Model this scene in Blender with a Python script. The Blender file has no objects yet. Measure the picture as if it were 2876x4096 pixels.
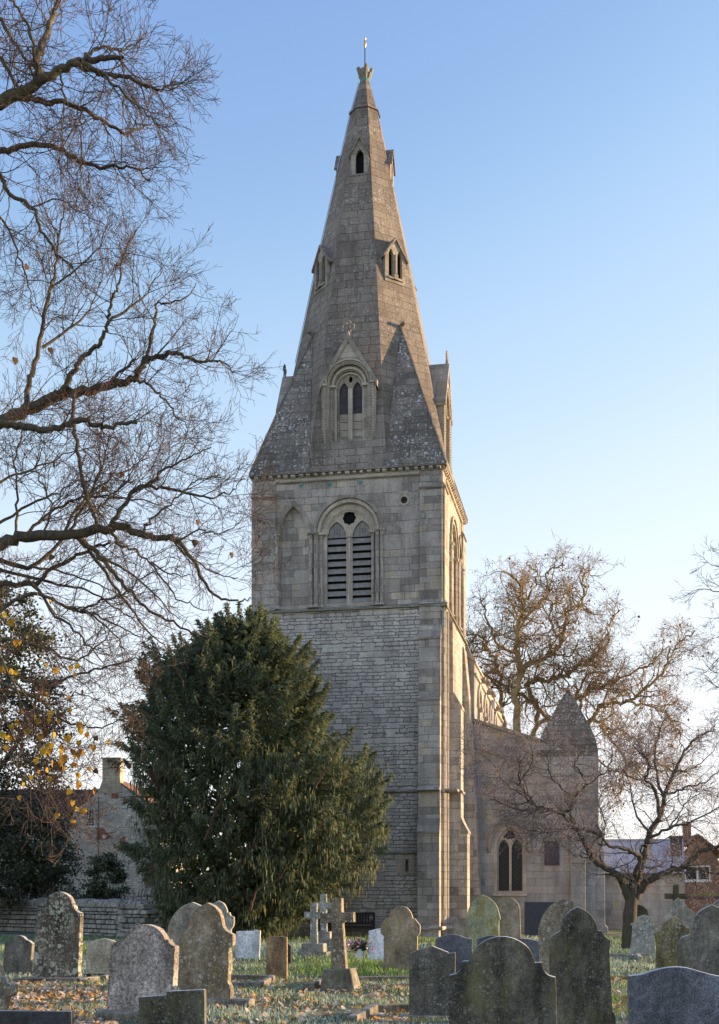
import bpy, bmesh, math, random
import numpy as np
from mathutils import Vector, Matrix, Euler
from mathutils.geometry import tessellate_polygon
R = math.radians
scene = bpy.context.scene
COL = scene.collection

# ------------------------------------------------------------------ camera, sky, sun, exposure
FPX, CXP, HOR, EYE = 5000.0, 1438.0, 3580.0, 1.6      # focal length and horizon in photograph pixels
cd = bpy.data.cameras.new("camera")
cam = bpy.data.objects.new("camera", cd); COL.objects.link(cam)
cam.location = (0, 0, EYE); cam.rotation_euler = (R(90), 0, 0)
cd.sensor_fit = 'VERTICAL'; cd.sensor_height = 24; cd.sensor_width = 24 * 2876 / 4096
cd.lens = FPX * 24 / 4096
cd.shift_y = (HOR - 2048) / 4096
cd.clip_start = 0.1; cd.clip_end = 2000
scene.camera = cam

SUN_AZ, SUN_EL = R(11), R(8)          # azimuth from +X towards +Y
SUN = Vector((math.cos(SUN_AZ) * math.cos(SUN_EL), math.sin(SUN_AZ) * math.cos(SUN_EL), math.sin(SUN_EL)))
world = bpy.data.worlds.new("World"); scene.world = world; world.use_nodes = True
wn = world.node_tree; bg = wn.nodes["Background"]
sky = wn.nodes.new("ShaderNodeTexSky"); sky.sky_type = 'NISHITA'; sky.sun_disc = False
sky.sun_elevation = SUN_EL; sky.sun_rotation = R(90) - SUN_AZ
sky.air_density = 1.0; sky.dust_density = 0.2; sky.ozone_density = 1.5; sky.altitude = 50
# tone of the sky: the camera's response, one curve per channel
k1 = wn.nodes.new("ShaderNodeVectorMath"); k1.operation = 'SCALE'; k1.inputs[3].default_value = 0.15
k2 = wn.nodes.new("ShaderNodeVectorMath"); k2.operation = 'SCALE'; k2.inputs[3].default_value = 1 / 0.15
cu = wn.nodes.new("ShaderNodeRGBCurve")
for ch, pts in ((0, ((0, .03), (.09, .225), (.141, .475), (.25, .78), (.5, .95), (1, 1.0))),
                (1, ((0, .06), (.155, .375), (.233, .64), (.376, .87), (.6, .96), (1, 1.0))),
                (2, ((0, .58), (.145, .60), (.24, .67), (.324, .83), (.45, .965), (1, .985)))):
    c = cu.mapping.curves[ch]; c.points[0].location = pts[0]; c.points[1].location = pts[-1]
    for p in pts[1:-1]: c.points.new(*p)
cu.mapping.update()
wn.links.new(sky.outputs[0], k1.inputs[0]); wn.links.new(k1.outputs[0], cu.inputs[1]); wn.links.new(cu.outputs[0], k2.inputs[0])
wn.links.new(k2.outputs[0], bg.inputs[0]); bg.inputs[1].default_value = 0.087
sd = bpy.data.lights.new("sun", 'SUN'); sd.energy = 5.0; sd.angle = R(0.5); sd.color = (1.0, 0.69, 0.38)
sun = bpy.data.objects.new("sun", sd); COL.objects.link(sun)
sun.rotation_euler = SUN.to_track_quat('Z', 'Y').to_euler(); sun.location = (40, 10, 30)
scene.view_settings.view_transform = 'Standard'; scene.view_settings.look = 'None'
scene.view_settings.exposure = 1.05; scene.view_settings.gamma = 1.0
scene.render.engine = 'CYCLES'
scene.cycles.max_bounces = 5; scene.cycles.diffuse_bounces = 3; scene.cycles.glossy_bounces = 2
scene.cycles.transparent_max_bounces = 4

# ------------------------------------------------------------------ photograph geometry
def at(px, py, d):
    "point seen at a pixel of the photograph, d metres in front of the camera"
    return Vector(((px - CXP) / FPX * d, d, EYE + (HOR - py) / FPX * d))
def ground_d(py): return EYE * FPX / (py - HOR)
def on_plane(px, py, o, yaw):
    "pixel -> (u, z) on the vertical plane through o turned by yaw"
    c, s = math.cos(yaw), math.sin(yaw)
    dx, dz = (px - CXP) / FPX, (HOR - py) / FPX
    t = (-s * o[0] + c * o[1]) / (-s * dx + c)
    return ((t * dx - o[0]) * c + (t - o[1]) * s, EYE + t * dz)

# ------------------------------------------------------------------ object helpers
def props(o, label=None, cat=None, group=None, kind=None):
    if label: o["label"] = label
    if cat: o["category"] = cat
    if group: o["group"] = group
    if kind: o["kind"] = kind
    return o
def thing(name, label, cat, loc=(0, 0, 0), rz=0.0, group=None):
    o = bpy.data.objects.new(name, None); COL.objects.link(o)
    o.location = loc; o.rotation_euler = (0, 0, rz); o.empty_display_size = 0.3
    return props(o, label, cat, group)
def link(name, me, mat, parent=None):
    o = bpy.data.objects.new(name, me); COL.objects.link(o)
    for m in (mat if isinstance(mat, (list, tuple)) else [mat]): me.materials.append(m)
    if parent is not None: o.parent = parent
    return o
def fast_mesh(name, V, F, col=None, smooth=False):
    "numpy vertices, equal-sized faces"
    V = np.asarray(V, np.float32); F = np.asarray(F, np.int32)
    me = bpy.data.meshes.new(name); k = F.shape[1]
    me.vertices.add(len(V)); me.vertices.foreach_set("co", V.ravel())
    me.loops.add(F.size); me.loops.foreach_set("vertex_index", F.ravel())
    me.polygons.add(len(F)); me.polygons.foreach_set("loop_start", np.arange(0, F.size, k, dtype=np.int32))
    me.polygons.foreach_set("loop_total", np.full(len(F), k, np.int32))
    if smooth: me.polygons.foreach_set("use_smooth", np.ones(len(F), bool))
    if col is not None:
        a = me.color_attributes.new("tint", 'FLOAT_COLOR', 'POINT')
        c = np.ones((len(V), 4), np.float32); c[:, :3] = col; a.data.foreach_set("color", c.ravel())
    me.update(calc_edges=True); return me

class MB:
    "collects shapes and builds them as one mesh object"
    def __init__(s, M=None): s.v = []; s.f = []; s.M = M
    def add(s, vs, fs, M=None):
        b = len(s.v); M2 = s.M @ M if (s.M is not None and M is not None) else (M if M is not None else s.M)
        s.v += [tuple(M2 @ Vector(q)) for q in vs] if M2 is not None else [tuple(q) for q in vs]
        s.f += [tuple(i + b for i in q) for q in fs]; return s
    def box(s, x0, x1, y0, y1, z0, z1, M=None):
        return s.add([(x, y, z) for x in (x0, x1) for y in (y0, y1) for z in (z0, z1)],
                     [(0, 1, 3, 2), (4, 6, 7, 5), (0, 4, 5, 1), (2, 3, 7, 6), (0, 2, 6, 4), (1, 5, 7, 3)], M)
    def plate(s, outer, holes, y0, y1, M=None):
        "polygon in x,z with holes, extruded from y0 to y1"
        loops = [list(outer)] + [list(h) for h in (holes or [])]
        tri = tessellate_polygon([[Vector((a, 0, b)) for a, b in L] for L in loops])
        flat = [p for L in loops for p in L]; n = len(flat)
        vs = [(a, y0, b) for a, b in flat] + [(a, y1, b) for a, b in flat]
        fs = [tuple(t) for t in tri] + [tuple(i + n for i in reversed(t)) for t in tri]
        k = 0
        for L in loops:
            m = len(L)
            for i in range(m): j = (i + 1) % m; fs.append((k + i, k + j, k + j + n, k + i + n))
            k += m
        return s.add(vs, fs, M)
    def prism(s, pts, axis, a0, a1, M=None):
        "polygon pts in the two other axes extruded along axis"
        def mk(p, q, a): return {'x': (a, p, q), 'y': (p, a, q), 'z': (p, q, a)}[axis]
        n = len(pts)
        vs = [mk(p, q, a0) for p, q in pts] + [mk(p, q, a1) for p, q in pts]
        fs = [tuple(range(n)), tuple(range(2 * n - 1, n - 1, -1))] + [(i, (i + 1) % n, (i + 1) % n + n, i + n) for i in range(n)]
        return s.add(vs, fs, M)
    def lathe(s, prof, c=(0, 0, 0), n=12, M=None):
        vs, fs = [], []
        for r, z in prof:
            for k in range(n):
                a = 2 * math.pi * k / n; vs.append((c[0] + r * math.cos(a), c[1] + r * math.sin(a), c[2] + z))
        for i in range(len(prof) - 1):
            for k in range(n):
                j = (k + 1) % n; fs.append((i * n + k, i * n + j, (i + 1) * n + j, (i + 1) * n + k))
        fs.append(tuple(range(n - 1, -1, -1))); fs.append(tuple(range((len(prof) - 1) * n, len(prof) * n)))
        return s.add(vs, fs, M)
    def tube(s, pts, rad, n=6, M=None):
        pts = [Vector(p) for p in pts]; m = len(pts)
        if not isinstance(rad, (list, tuple)): rad = [rad] * m
        vs, fs = [], []
        for i, p in enumerate(pts):
            t = (pts[min(i + 1, m - 1)] - pts[max(i - 1, 0)]).normalized()
            a = t.cross(Vector((0.13, 0.31, 0.94))).normalized(); b = t.cross(a)
            for k in range(n):
                g = 2 * math.pi * k / n; vs.append(p + rad[i] * (math.cos(g) * a + math.sin(g) * b))
        for i in range(m - 1):
            for k in range(n):
                j = (k + 1) % n; fs.append((i * n + k, i * n + j, (i + 1) * n + j, (i + 1) * n + k))
        fs.append(tuple(range(n - 1, -1, -1))); fs.append(tuple(range((m - 1) * n, m * n)))
        return s.add(vs, fs, M)
    def pyr(s, x, z, y, h, w, a=0.0):
        "little pyramid standing on the plane y, pointing to -y"
        c, q = math.cos(a), math.sin(a); P = []
        for dx, dz in ((-w, -w), (w, -w), (w, w), (-w, w)): P.append((x + dx * c - dz * q, y, z + dx * q + dz * c))
        return s.add(P + [(x, y - h, z)], [(0, 1, 4), (1, 2, 4), (2, 3, 4), (3, 0, 4)])
    def build(s, name, mat, parent=None, bevel=0.0, seg=1, smooth=False, jit=0.0, seed=0, limit=40):
        me = bpy.data.meshes.new(name); me.from_pydata(s.v, [], s.f)
        bm = bmesh.new(); bm.from_mesh(me)
        bmesh.ops.recalc_face_normals(bm, faces=bm.faces)
        if bevel:
            es = [e for e in bm.edges if len(e.link_faces) == 2 and e.calc_face_angle(0) > R(limit)]
            bmesh.ops.bevel(bm, geom=es, offset=bevel, segments=seg, affect='EDGES', profile=0.6, clamp_overlap=True)
        if jit:
            rr = random.Random(seed)
            for q in bm.verts: q.co += Vector((rr.uniform(-jit, jit), rr.uniform(-jit, jit), rr.uniform(-jit, jit)))
        uv = bm.loops.layers.uv.new("UVMap")
        for f in bm.faces:
            n = f.normal
            if abs(n.z) > 0.92: ux, vx = Vector((1, 0, 0)), Vector((0, 1, 0))
            else:
                ux = Vector((0, 0, 1)).cross(n).normalized(); vx = n.cross(ux).normalized()
            for lp in f.loops: lp[uv].uv = (lp.vert.co.dot(ux), lp.vert.co.dot(vx))
            f.smooth = smooth
        bm.to_mesh(me); bm.free()
        return link(name, me, mat, parent)

def arch(cx, hw, z0, zs, za=None, n=10):
    "closed outline of an opening: round when za is None, else pointed"
    P = [(cx - hw, z0), (cx - hw, zs)]
    if za is None:
        P += [(cx - hw * math.cos(math.pi * i / (2 * n)), zs + hw * math.sin(math.pi * i / (2 * n))) for i in range(1, 2 * n)]
    else:
        h = za - zs; rr = (hw * hw + h * h) / (2 * hw); a1 = math.asin(min(1, h / rr))
        L = [(cx - hw + rr - rr * math.cos(a1 * i / n), zs + rr * math.sin(a1 * i / n)) for i in range(1, n + 1)]
        P += L + [(2 * cx - x, z) for x, z in reversed(L[:-1])]
    return P + [(cx + hw, zs), (cx + hw, z0)]
def arch_band(cx, hw0, hw1, zs, za0=None, za1=None, n=10, drop=0.0):
    "closed outline of the band between two arches"
    o = arch(cx, hw1, zs - drop, zs, za1, n); i = arch(cx, hw0, zs - drop, zs, za0, n)
    return o + i[::-1]
def circ(cx, cz, r, n=16, rz=None):
    return [(cx + r * math.cos(2 * math.pi * k / n), cz + (rz or r) * math.sin(2 * math.pi * k / n)) for k in range(n)]
def foil(cx, cz, r, lobes, amp=0.25, n=40, a0=0.0):
    return [(cx + (r * (1 - amp) + r * amp * abs(math.cos(lobes * (t - a0) / 2)) ** .6) * math.cos(t),
             cz + (r * (1 - amp) + r * amp * abs(math.cos(lobes * (t - a0) / 2)) ** .6) * math.sin(t))
            for t in [2 * math.pi * k / n for k in range(n)]]

# ------------------------------------------------------------------ materials
class NT:
    def __init__(s, name):
        s.m = bpy.data.materials.new(name); s.m.use_nodes = True
        s.t = s.m.node_tree; s.b = s.t.nodes["Principled BSDF"]
        s.b.inputs["Roughness"].default_value = 0.9; s.b.inputs["Specular IOR Level"].default_value = 0.25
    def n(s, typ, ins=None, **kw):
        q = s.t.nodes.new("ShaderNode" + typ)
        for k, v in kw.items(): setattr(q, k, v)
        for k, v in (ins or {}).items(): s.set(q.inputs[k], v)
        return q
    def set(s, sock, v):
        if isinstance(v, bpy.types.NodeSocket): s.t.links.new(v, sock)
        elif isinstance(v, bpy.types.Node): s.t.links.new(v.outputs[0], sock)
        else:
            if hasattr(sock.default_value, "__len__") and len(sock.default_value) == 4 and len(v) == 3: v = (*v, 1)
            sock.default_value = v
    def math(s, op, a, b=0.0, clamp=False):
        return s.n("Math", {0: a, 1: b}, operation=op, use_clamp=clamp).outputs[0]
    def mix(s, f, a, b, mode='MIX'):
        return s.n("Mix", {0: f, 6: a, 7: b}, data_type='RGBA', blend_type=mode).outputs[2]
    def ramp(s, v, lo, hi, a=0.0, b=1.0):
        return s.n("MapRange", {0: v, 1: lo, 2: hi, 3: a, 4: b}, clamp=True).outputs[0]
    def noise(s, vec, scale, detail=3, rough=0.55, dist=0.0):
        return s.n("TexNoise", {"Vector": vec, "Scale": scale, "Detail": detail, "Roughness": rough, "Distortion": dist}).outputs[0]
    def vmul(s, v, k): return s.n("VectorMath", {0: v, 1: k}, operation='MULTIPLY').outputs[0]
    def spots(s, vec, scale, r0, r1):
        "round blots of very different sizes"
        v = s.n("TexVoronoi", {"Vector": vec, "Scale": scale, "Randomness": 1.0})
        rnd = s.n("SeparateColor", {0: v.outputs["Color"]}).outputs[0]
        rad = s.ramp(rnd, 0.0, 1.0, r0, r1)
        d = s.math('ADD', v.outputs["Distance"], s.math('MULTIPLY', s.math('SUBTRACT', s.noise(vec, scale * 4, 2), .5), .28))
        return s.ramp(s.math('SUBTRACT', rad, d), 0.0, 0.06)
    def done(s, col, bump=None, strength=0.5, dist=0.02, rough=None):
        s.set(s.b.inputs["Base Color"], col)
        if rough is not None: s.set(s.b.inputs["Roughness"], rough)
        if bump is not None:
            bp = s.n("Bump", {"Height": bump, "Strength": strength, "Distance": dist})
            s.t.links.new(bp.outputs[0], s.b.inputs["Normal"])
        return s.m

def masonry(name, c1, c2, mortar, bw, bh, ms=0.012, warp=0.25, wob=0.012, stain=0.35, lichen=0.0, lcol=(.55, .56, .52),
            lscale=5.0, green=0.0, bump=0.5, grain=0.25, mottled=None, large=0.0, accent=None, acc=0.0, streaks=.22):
    s = NT(name); uv = s.n("TexCoord").outputs["UV"]
    sp = s.n("SeparateXYZ", {0: uv}); u, v = sp.outputs[0], sp.outputs[1]
    # courses of unequal height, joints that wander
    vn = s.noise(s.n("CombineXYZ", {0: 7.3, 1: v, 2: 0.0}).outputs[0], 0.9 / bh * 0.33, 1)
    wn_ = s.n("TexNoise", {"Vector": uv, "Scale": 1.6 / bh * 0.5, "Detail": 2.0})
    w = s.n("SeparateColor", {0: wn_.outputs["Color"]})
    u2 = s.math('ADD', u, s.math('MULTIPLY', s.math('SUBTRACT', w.outputs[0], .5), wob * 8))
    v2 = s.math('ADD', s.math('ADD', v, s.math('MULTIPLY', s.math('SUBTRACT', vn, .5), warp)),
                s.math('MULTIPLY', s.math('SUBTRACT', w.outputs[1], .5), wob * 4))
    p = s.n("CombineXYZ", {0: u2, 1: v2, 2: 0.0}).outputs[0]
    br = s.n("TexBrick", {"Vector": p, "Color1": (0, 0, 0), "Color2": (1, 1, 1), "Mortar": (.5, .5, .5), "Scale": 1.0, "Mortar Size": ms,
                          "Mortar Smooth": 0.35, "Bias": 0.0, "Brick Width": bw, "Row Height": bh}, offset=0.5, squash=0.72, squash_frequency=3)
    tone = br.outputs[0]; fac = br.outputs[1]
    if large:    # now and then a stone two courses high
        b2 = s.n("TexBrick", {"Vector": p, "Color1": (0, 0, 0), "Color2": (1, 1, 1), "Mortar": (.5, .5, .5), "Scale": 1.0, "Mortar Size": ms,
                              "Mortar Smooth": 0.35, "Bias": 0.0, "Brick Width": bw * 1.27, "Row Height": bh * 2}, offset=0.37, squash=0.8, squash_frequency=2)
        rnd = s.n("TexWhiteNoise", {"Vector": s.n("VectorMath", {0: b2.outputs[0], 1: (91.7, 37.1, 11.3)}, operation='MULTIPLY').outputs[0]}, noise_dimensions='3D').outputs[0]
        pick = s.math('LESS_THAN', rnd, large); edge = b2.outputs[1]
        fac = s.n("Mix", {0: s.math('MAXIMUM', pick, s.math('GREATER_THAN', edge, .98)), 2: fac, 3: s.math('MAXIMUM', s.math('MULTIPLY', edge, pick), s.math('MULTIPLY', fac, s.math('SUBTRACT', 1.0, pick)))}, data_type='FLOAT').outputs[0]
        tone = s.mix(pick, tone, b2.outputs[0])
    col = s.mix(tone, c1, c2)
    if accent:
        rn = s.n("TexWhiteNoise", {"Vector": s.n("VectorMath", {0: tone, 1: (53.1, 17.7, 71.3)}, operation='MULTIPLY').outputs[0]}, noise_dimensions='3D').outputs[0]
        col = s.mix(s.math('MULTIPLY', s.math('LESS_THAN', rn, acc), .8), col, accent)
        col = s.mix(s.math('MULTIPLY', s.math('GREATER_THAN', rn, 1 - acc), .6), col, tuple(x * .62 for x in c1))
    if mottled: col = s.mix(s.ramp(s.noise(uv, 0.8, 4, .6), .48, .68), col, mottled)
    big = s.noise(uv, 0.45, 5, 0.62)
    fine = s.noise(uv, 14.0, 4, 0.7)
    grit = s.noise(uv, 55.0, 2, 0.6)
    k = s.ramp(big, .3, .7, 1 - stain, 1 + stain * .6)
    k = s.math('MULTIPLY', k, s.ramp(s.noise(s.vmul(uv, (2.6, .22, 1.0)), 1.0, 5, .65), .32, .66, 1 - streaks, 1 + streaks * .6))
    k = s.math('MULTIPLY', k, s.ramp(fine, .25, .75, 1 - grain, 1 + grain))
    k = s.math('MULTIPLY', k, s.ramp(grit, .3, .7, .82, 1.18))
    col = s.mix(1.0, col, s.n("CombineColor", {0: k, 1: k, 2: k}).outputs[0], 'MULTIPLY')
    col = s.mix(s.math('MULTIPLY', fac, .85), col, mortar)
    if green:
        col = s.mix(s.math('MULTIPLY', s.ramp(s.noise(uv, 1.3, 5, .65), .52, .68), green), col, (.20, .22, .10))
    if lichen:
        reg = s.ramp(s.noise(uv, .55, 3, .6), .40, .62)
        sp1 = s.spots(uv, lscale, -.15, .42); sp2 = s.spots(uv, lscale * 2.3, -.1, .58)
        f = s.math('MULTIPLY', s.math('MAXIMUM', sp1, s.math('MULTIPLY', sp2, reg)), s.math('MULTIPLY', s.ramp(reg, 0, 1, .35, 1), lichen), True)
        col = s.mix(f, col, lcol)
        och = s.ramp(s.noise(uv, 3.1, 5, .7), .66, .72)
        col = s.mix(s.math('MULTIPLY', och, .5), col, (.26, .17, .05))
    hgt = s.math('ADD', s.math('MULTIPLY', fac, -1.0), s.math('ADD', s.math('MULTIPLY', fine, .55), s.math('ADD', s.math('MULTIPLY', tone, .35), s.math('MULTIPLY', grit, .2))))
    return s.done(col, hgt, bump, 0.035)

def plain(name, col, rough=0.8, noise_scale=8.0, amt=0.25, metal=0.0, bump=0.2, spec=0.25, coord="Object"):
    s = NT(name); o = s.n("TexCoord").outputs[coord]
    k = s.ramp(s.noise(o, noise_scale, 5, .65), .25, .75, 1 - amt, 1 + amt)
    k2 = s.ramp(s.noise(o, noise_scale * 9, 2, .6), .3, .7, 1 - amt * .6, 1 + amt * .6)
    k = s.math('MULTIPLY', k, k2)
    c = s.mix(1.0, col, s.n("CombineColor", {0: k, 1: k, 2: k}).outputs[0], 'MULTIPLY')
    s.b.inputs["Metallic"].default_value = metal; s.b.inputs["Specular IOR Level"].default_value = spec
    return s.done(c, s.noise(o, noise_scale * 5, 4, .6), bump, 0.01, rough)

def headstone(name, base, dark, spot=None, spot_amt=0.0, spot_scale=9.0, streak=0.4, moss=None, moss_amt=0.0, bump=0.35, grit=60.0, gritamt=.25, rough=.92, gain=1.0, big=0.0, frost=.35, cover=0.0):
    s = NT(name); tc = s.n("TexCoord"); rnd = s.n("ObjectInfo").outputs["Random"]
    o = s.n("VectorMath", {0: tc.outputs["Object"], 1: s.n("CombineXYZ", {0: s.math('MULTIPLY', rnd, 37.0), 1: s.math('MULTIPLY', rnd, 11.0), 2: s.math('MULTIPLY', rnd, 23.0)}).outputs[0]}, operation='ADD').outputs[0]
    st = s.noise(s.vmul(o, (5.0, 5.0, 1.1)), 1.0, 5, .65)
    cl = s.noise(o, 4.0, 5, .65)
    col = s.mix(s.ramp(st, .38, .62, 0, streak), base, dark)
    col = s.mix(s.ramp(cl, .42, .70, 0, streak * .9), col, dark)
    g = s.noise(o, grit, 4, .8); gm = s.noise(o, 17.0, 5, .75)
    k = s.math('MULTIPLY', s.ramp(g, .34, .66, 1 - gritamt * 1.8, 1 + gritamt * 2.4), s.ramp(gm, .32, .68, .60, 1.5))
    k = s.math('MULTIPLY', k, gain)
    k = s.math('MULTIPLY', k, s.ramp(s.noise(s.vmul(o, (1, 1, .7)), 2.1, 4, .6), .35, .65, .62, 1.38))
    col = s.mix(1.0, col, s.n("CombineColor", {0: k, 1: k, 2: k}).outputs[0], 'MULTIPLY')
    if moss:
        f = s.math('MULTIPLY', s.ramp(s.noise(s.vmul(o, (4.0, 4.0, 1.6)), 1.0, 6, .7), .50, .64), moss_amt)
        f2 = s.math('MULTIPLY', s.ramp(s.noise(o, 30.0, 4, .75), .5, .62), moss_amt * .5)
        col = s.mix(s.math('MAXIMUM', f, f2), col, moss)
    if spot:
        reg = s.ramp(s.noise(s.vmul(o, (1.0, 1.0, .6)), 3.2, 3, .6), .36, .58, .10, 1.0)
        a = s.spots(o, spot_scale, -.30 + cover, .50 + cover); b = s.spots(o, spot_scale * 2.4, -.2 + cover, .50 + cover); c = s.spots(o, spot_scale * .7, -1.0, .34)
        tiny = s.spots(o, spot_scale * 5.5, -.35, .40)
        f = s.math('MULTIPLY', s.math('MAXIMUM', s.math('MAXIMUM', s.math('MULTIPLY', a, reg), s.math('MULTIPLY', b, reg)), s.math('MAXIMUM', s.math('MULTIPLY', c, big), s.math('MULTIPLY', tiny, .8))), spot_amt, True)
        sc_ = s.mix(s.noise(o, 6.0, 3), spot, tuple(x * .72 for x in spot))
        col = s.mix(f, col, sc_)
    # hoar frost lying on the upward edges
    nz = s.n('SeparateXYZ', {0: s.n('NewGeometry').outputs['Normal']}).outputs[2]
    col = s.mix(s.math('MULTIPLY', s.ramp(nz, .45, .9), s.ramp(s.noise(o, 25.0, 3), .3, .6, frost * .5, frost)), col, (.62, .63, .64))
    return s.done(col, s.math('ADD', s.math('MULTIPLY', gm, .7), s.math('MULTIPLY', g, .5)), bump, 0.012, rough)

def tinted(name, rough=0.75, spec=0.2, trans=0.0, var=0.25, scale=40.0, gain=1.0):
    "colour comes from each leaf's own tint"
    s = NT(name); a = s.n("Attribute", attribute_name="tint").outputs["Color"]
    k = s.ramp(s.noise(s.n("TexCoord").outputs["Object"], scale, 2), .3, .7, (1 - var) * gain, (1 + var) * gain)
    c = s.mix(1.0, a, s.n("CombineColor", {0: k, 1: k, 2: k}).outputs[0], 'MULTIPLY')
    s.b.inputs["Specular IOR Level"].default_value = spec
    if trans:
        s.set(s.b.inputs["Base Color"], c); s.b.inputs["Roughness"].default_value = rough
        tr = s.n("BsdfTranslucent", {0: c}); mx = s.n("MixShader", {0: trans, 1: s.b.outputs[0], 2: tr.outputs[0]})
        s.t.links.new(mx.outputs[0], s.t.nodes["Material Output"].inputs[0]); return s.m
    return s.done(c, rough=rough)

def glass_dark(name, col=(.012, .014, .018), rough=.15):
    s = NT(name); o = s.n("TexCoord").outputs["Object"]
    s.b.inputs["Specular IOR Level"].default_value = .22
    x = s.n("SeparateXYZ", {0: o}); a = s.math('FRACT', s.math('MULTIPLY', s.math('ADD', x.outputs[0], x.outputs[2]), 5.0)); b = s.math('FRACT', s.math('MULTIPLY', s.math('SUBTRACT', x.outputs[0], x.outputs[2]), 5.0))
    lead = s.math('MAXIMUM', s.math('LESS_THAN', a, .10), s.math('LESS_THAN', b, .10))
    c = s.mix(s.noise(o, 3.0, 3), col, tuple(q * 2.2 for q in col))
    return s.done(s.mix(s.math('MULTIPLY', lead, .6), c, (.07, .07, .075)), s.noise(o, 6.0, 2), .3, .01, rough)

M = {}
GREY1, GREY2, MORT = (.24, .21, .17), (.42, .365, .295), (.15, .13, .105)
M['ashlar'] = masonry('ashlar', (.315, .278, .242), (.50, .45, .40), (.12, .104, .09), .55, .27, .009, .26, .007, .34, .35, lscale=3.0, bump=.6, grain=.34, large=.28, accent=(.50, .425, .335), acc=.10)
M['rubble'] = masonry('rubble walling', (.44, .408, .372), (.60, .565, .52), (.115, .10, .087), .40, .135, .014, .26, .024, .26, .3, lscale=3.0, bump=1.0, grain=.34, large=.16, accent=(.60, .545, .46), acc=.06)
M['spire'] = masonry('spire stone', (.205, .172, .142), (.285, .243, .203), (.062, .052, .044), .66, .33, .011, .22, .006, .38, .35, lscale=4.5, bump=.65, grain=.42, large=.12)
M['broach'] = masonry('lichened broach stone', (.17, .147, .125), (.28, .242, .205), (.06, .052, .045), .60, .30, .010, .22, .008, .40, .95, (.60, .62, .59), 6.0, bump=.55, grain=.35)
M['dressed'] = masonry('dressed stone', (.44, .385, .315), (.58, .515, .42), (.22, .18, .14), .5, .42, .005, .2, .004, .30, .25, lscale=4, bump=.3)
M['dressed_dark'] = masonry('weathered dressing', (.27, .238, .20), (.41, .362, .305), (.14, .12, .095), .5, .42, .006, .2, .004, .35, .5, lscale=4, bump=.4, green=.25)
M['green_stone'] = masonry('algae stained stone', (.21, .20, .155), (.33, .31, .245), (.13, .12, .09), .7, .4, .008, .2, .006, .35, .5, lscale=4, bump=.4, green=.75)
M['warm_ashlar'] = masonry('warm ashlar', (.325, .315, .312), (.44, .42, .408), (.14, .13, .122), .60, .33, .006, .28, .006, .34, .3, (.46, .44, .42), 2.0, bump=.5, mottled=(.40, .352, .305), large=.25, accent=(.48, .41, .32), acc=.08)
M['drystone'] = plain('drystone', (.27, .255, .215), .95, 6.0, .45, bump=.6)
M['houseStone'] = masonry('pale cottage stone', (.55, .505, .42), (.76, .70, .59), (.42, .39, .33), .34, .125, .012, .12, .016, .38, 0, bump=.7, mottled=(.42, .39, .34), accent=(.80, .72, .56), acc=.12)
M['chimneyStone'] = masonry('tan chimney stone', (.44, .36, .25), (.62, .51, .36), (.34, .29, .22), .34, .16, .010, .10, .010, .3, 0, bump=.5)
M['redbrick'] = masonry('red brick', (.30, .085, .045), (.42, .14, .075), (.30, .22, .17), .225, .075, .010, .0, .002, .25, 0, bump=.3)
M['brownbrick'] = masonry('brown brick', (.20, .11, .075), (.30, .17, .115), (.26, .21, .17), .225, .075, .010, .0, .002, .25, 0, bump=.3)
M['louvre'] = plain('weathered oak louvre', (.27, .255, .24), .85, 7.0, .35, bump=.4)
M['board'] = plain('grey boarding', (.085, .082, .09), .85, 5.0, .35, bump=.4)
M['dark_plate'] = plain('painted interior shade', (.010, .010, .012), .95, 3.0, .2)  # near-black colour stands in for the shade inside the openings
M['glass'] = glass_dark('leaded window glass')
M['lead'] = plain('lead sheet', (.42, .44, .50), .55, 2.0, .14, bump=.1, spec=.5)
M['verdigris'] = plain('verdigris', (.10, .30, .26), .7, 20, .3)
M['gilt'] = plain('gilding', (.75, .48, .16), .35, 20, .2, metal=.8)
M['iron'] = plain('dark iron', (.03, .035, .04), .6, 15, .3)
M['bench'] = plain('dark weathered timber', (.045, .04, .038), .85, 12, .4)
M['white_paint'] = plain('white paint', (.75, .76, .76), .5, 6, .08)
M['cream_plastic'] = plain('cream plastic', (.72, .64, .48), .5, 6, .08)
M['purple_board'] = plain('dark notice panel', (.085, .065, .085), .6, 9, .25)
M['slate'] = plain('blue slate', (.065, .07, .085), .55, 7, .25)
M['tile'] = plain('dark pantile', (.10, .065, .06), .8, 6, .35)
M['tile_warm'] = plain('orange pantile', (.20, .11, .07), .85, 6, .35)
M['gravel'] = plain('frosted gravel', (.38, .36, .34), .95, 14, .5, bump=1.0)
M['lamp_glass'] = plain('lamp glass', (.75, .74, .70), .25, 6, .05)
# headstones
GR = {}
GR['dark'] = headstone('dark sandstone', (.170, .148, .118), (.036, .033, .028), (.36, .36, .29), .55, 34, .95, (.16, .155, .055), .6, frost=.95)
GR['darkgrey'] = headstone('weathered dark grey', (.20, .18, .15), (.065, .060, .053), (.42, .42, .37), .6, 26, .9, (.15, .145, .06), .4, frost=.8)
GR['spotted'] = headstone('heavily lichened stone', (.19, .165, .13), (.065, .058, .046), (.60, .62, .50), 1.0, 9, .8, big=1.0, cover=.16)
GR['lichen'] = headstone('lichened sandstone', (.26, .215, .155), (.10, .083, .06), (.54, .54, .46), .95, 13, .85, (.20, .16, .055), .5, gain=1.15)
GR['grey'] = headstone('grey limestone', (.30, .275, .235), (.14, .13, .11), (.52, .52, .46), .8, 11, .8, (.22, .20, .09), .3, gain=1.15)
GR['granite'] = headstone('rough granite', (.34, .30, .265), (.17, .15, .13), None, 0, 8, .7, None, 0, 1.0, 34, .24, gain=1.25)
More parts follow.
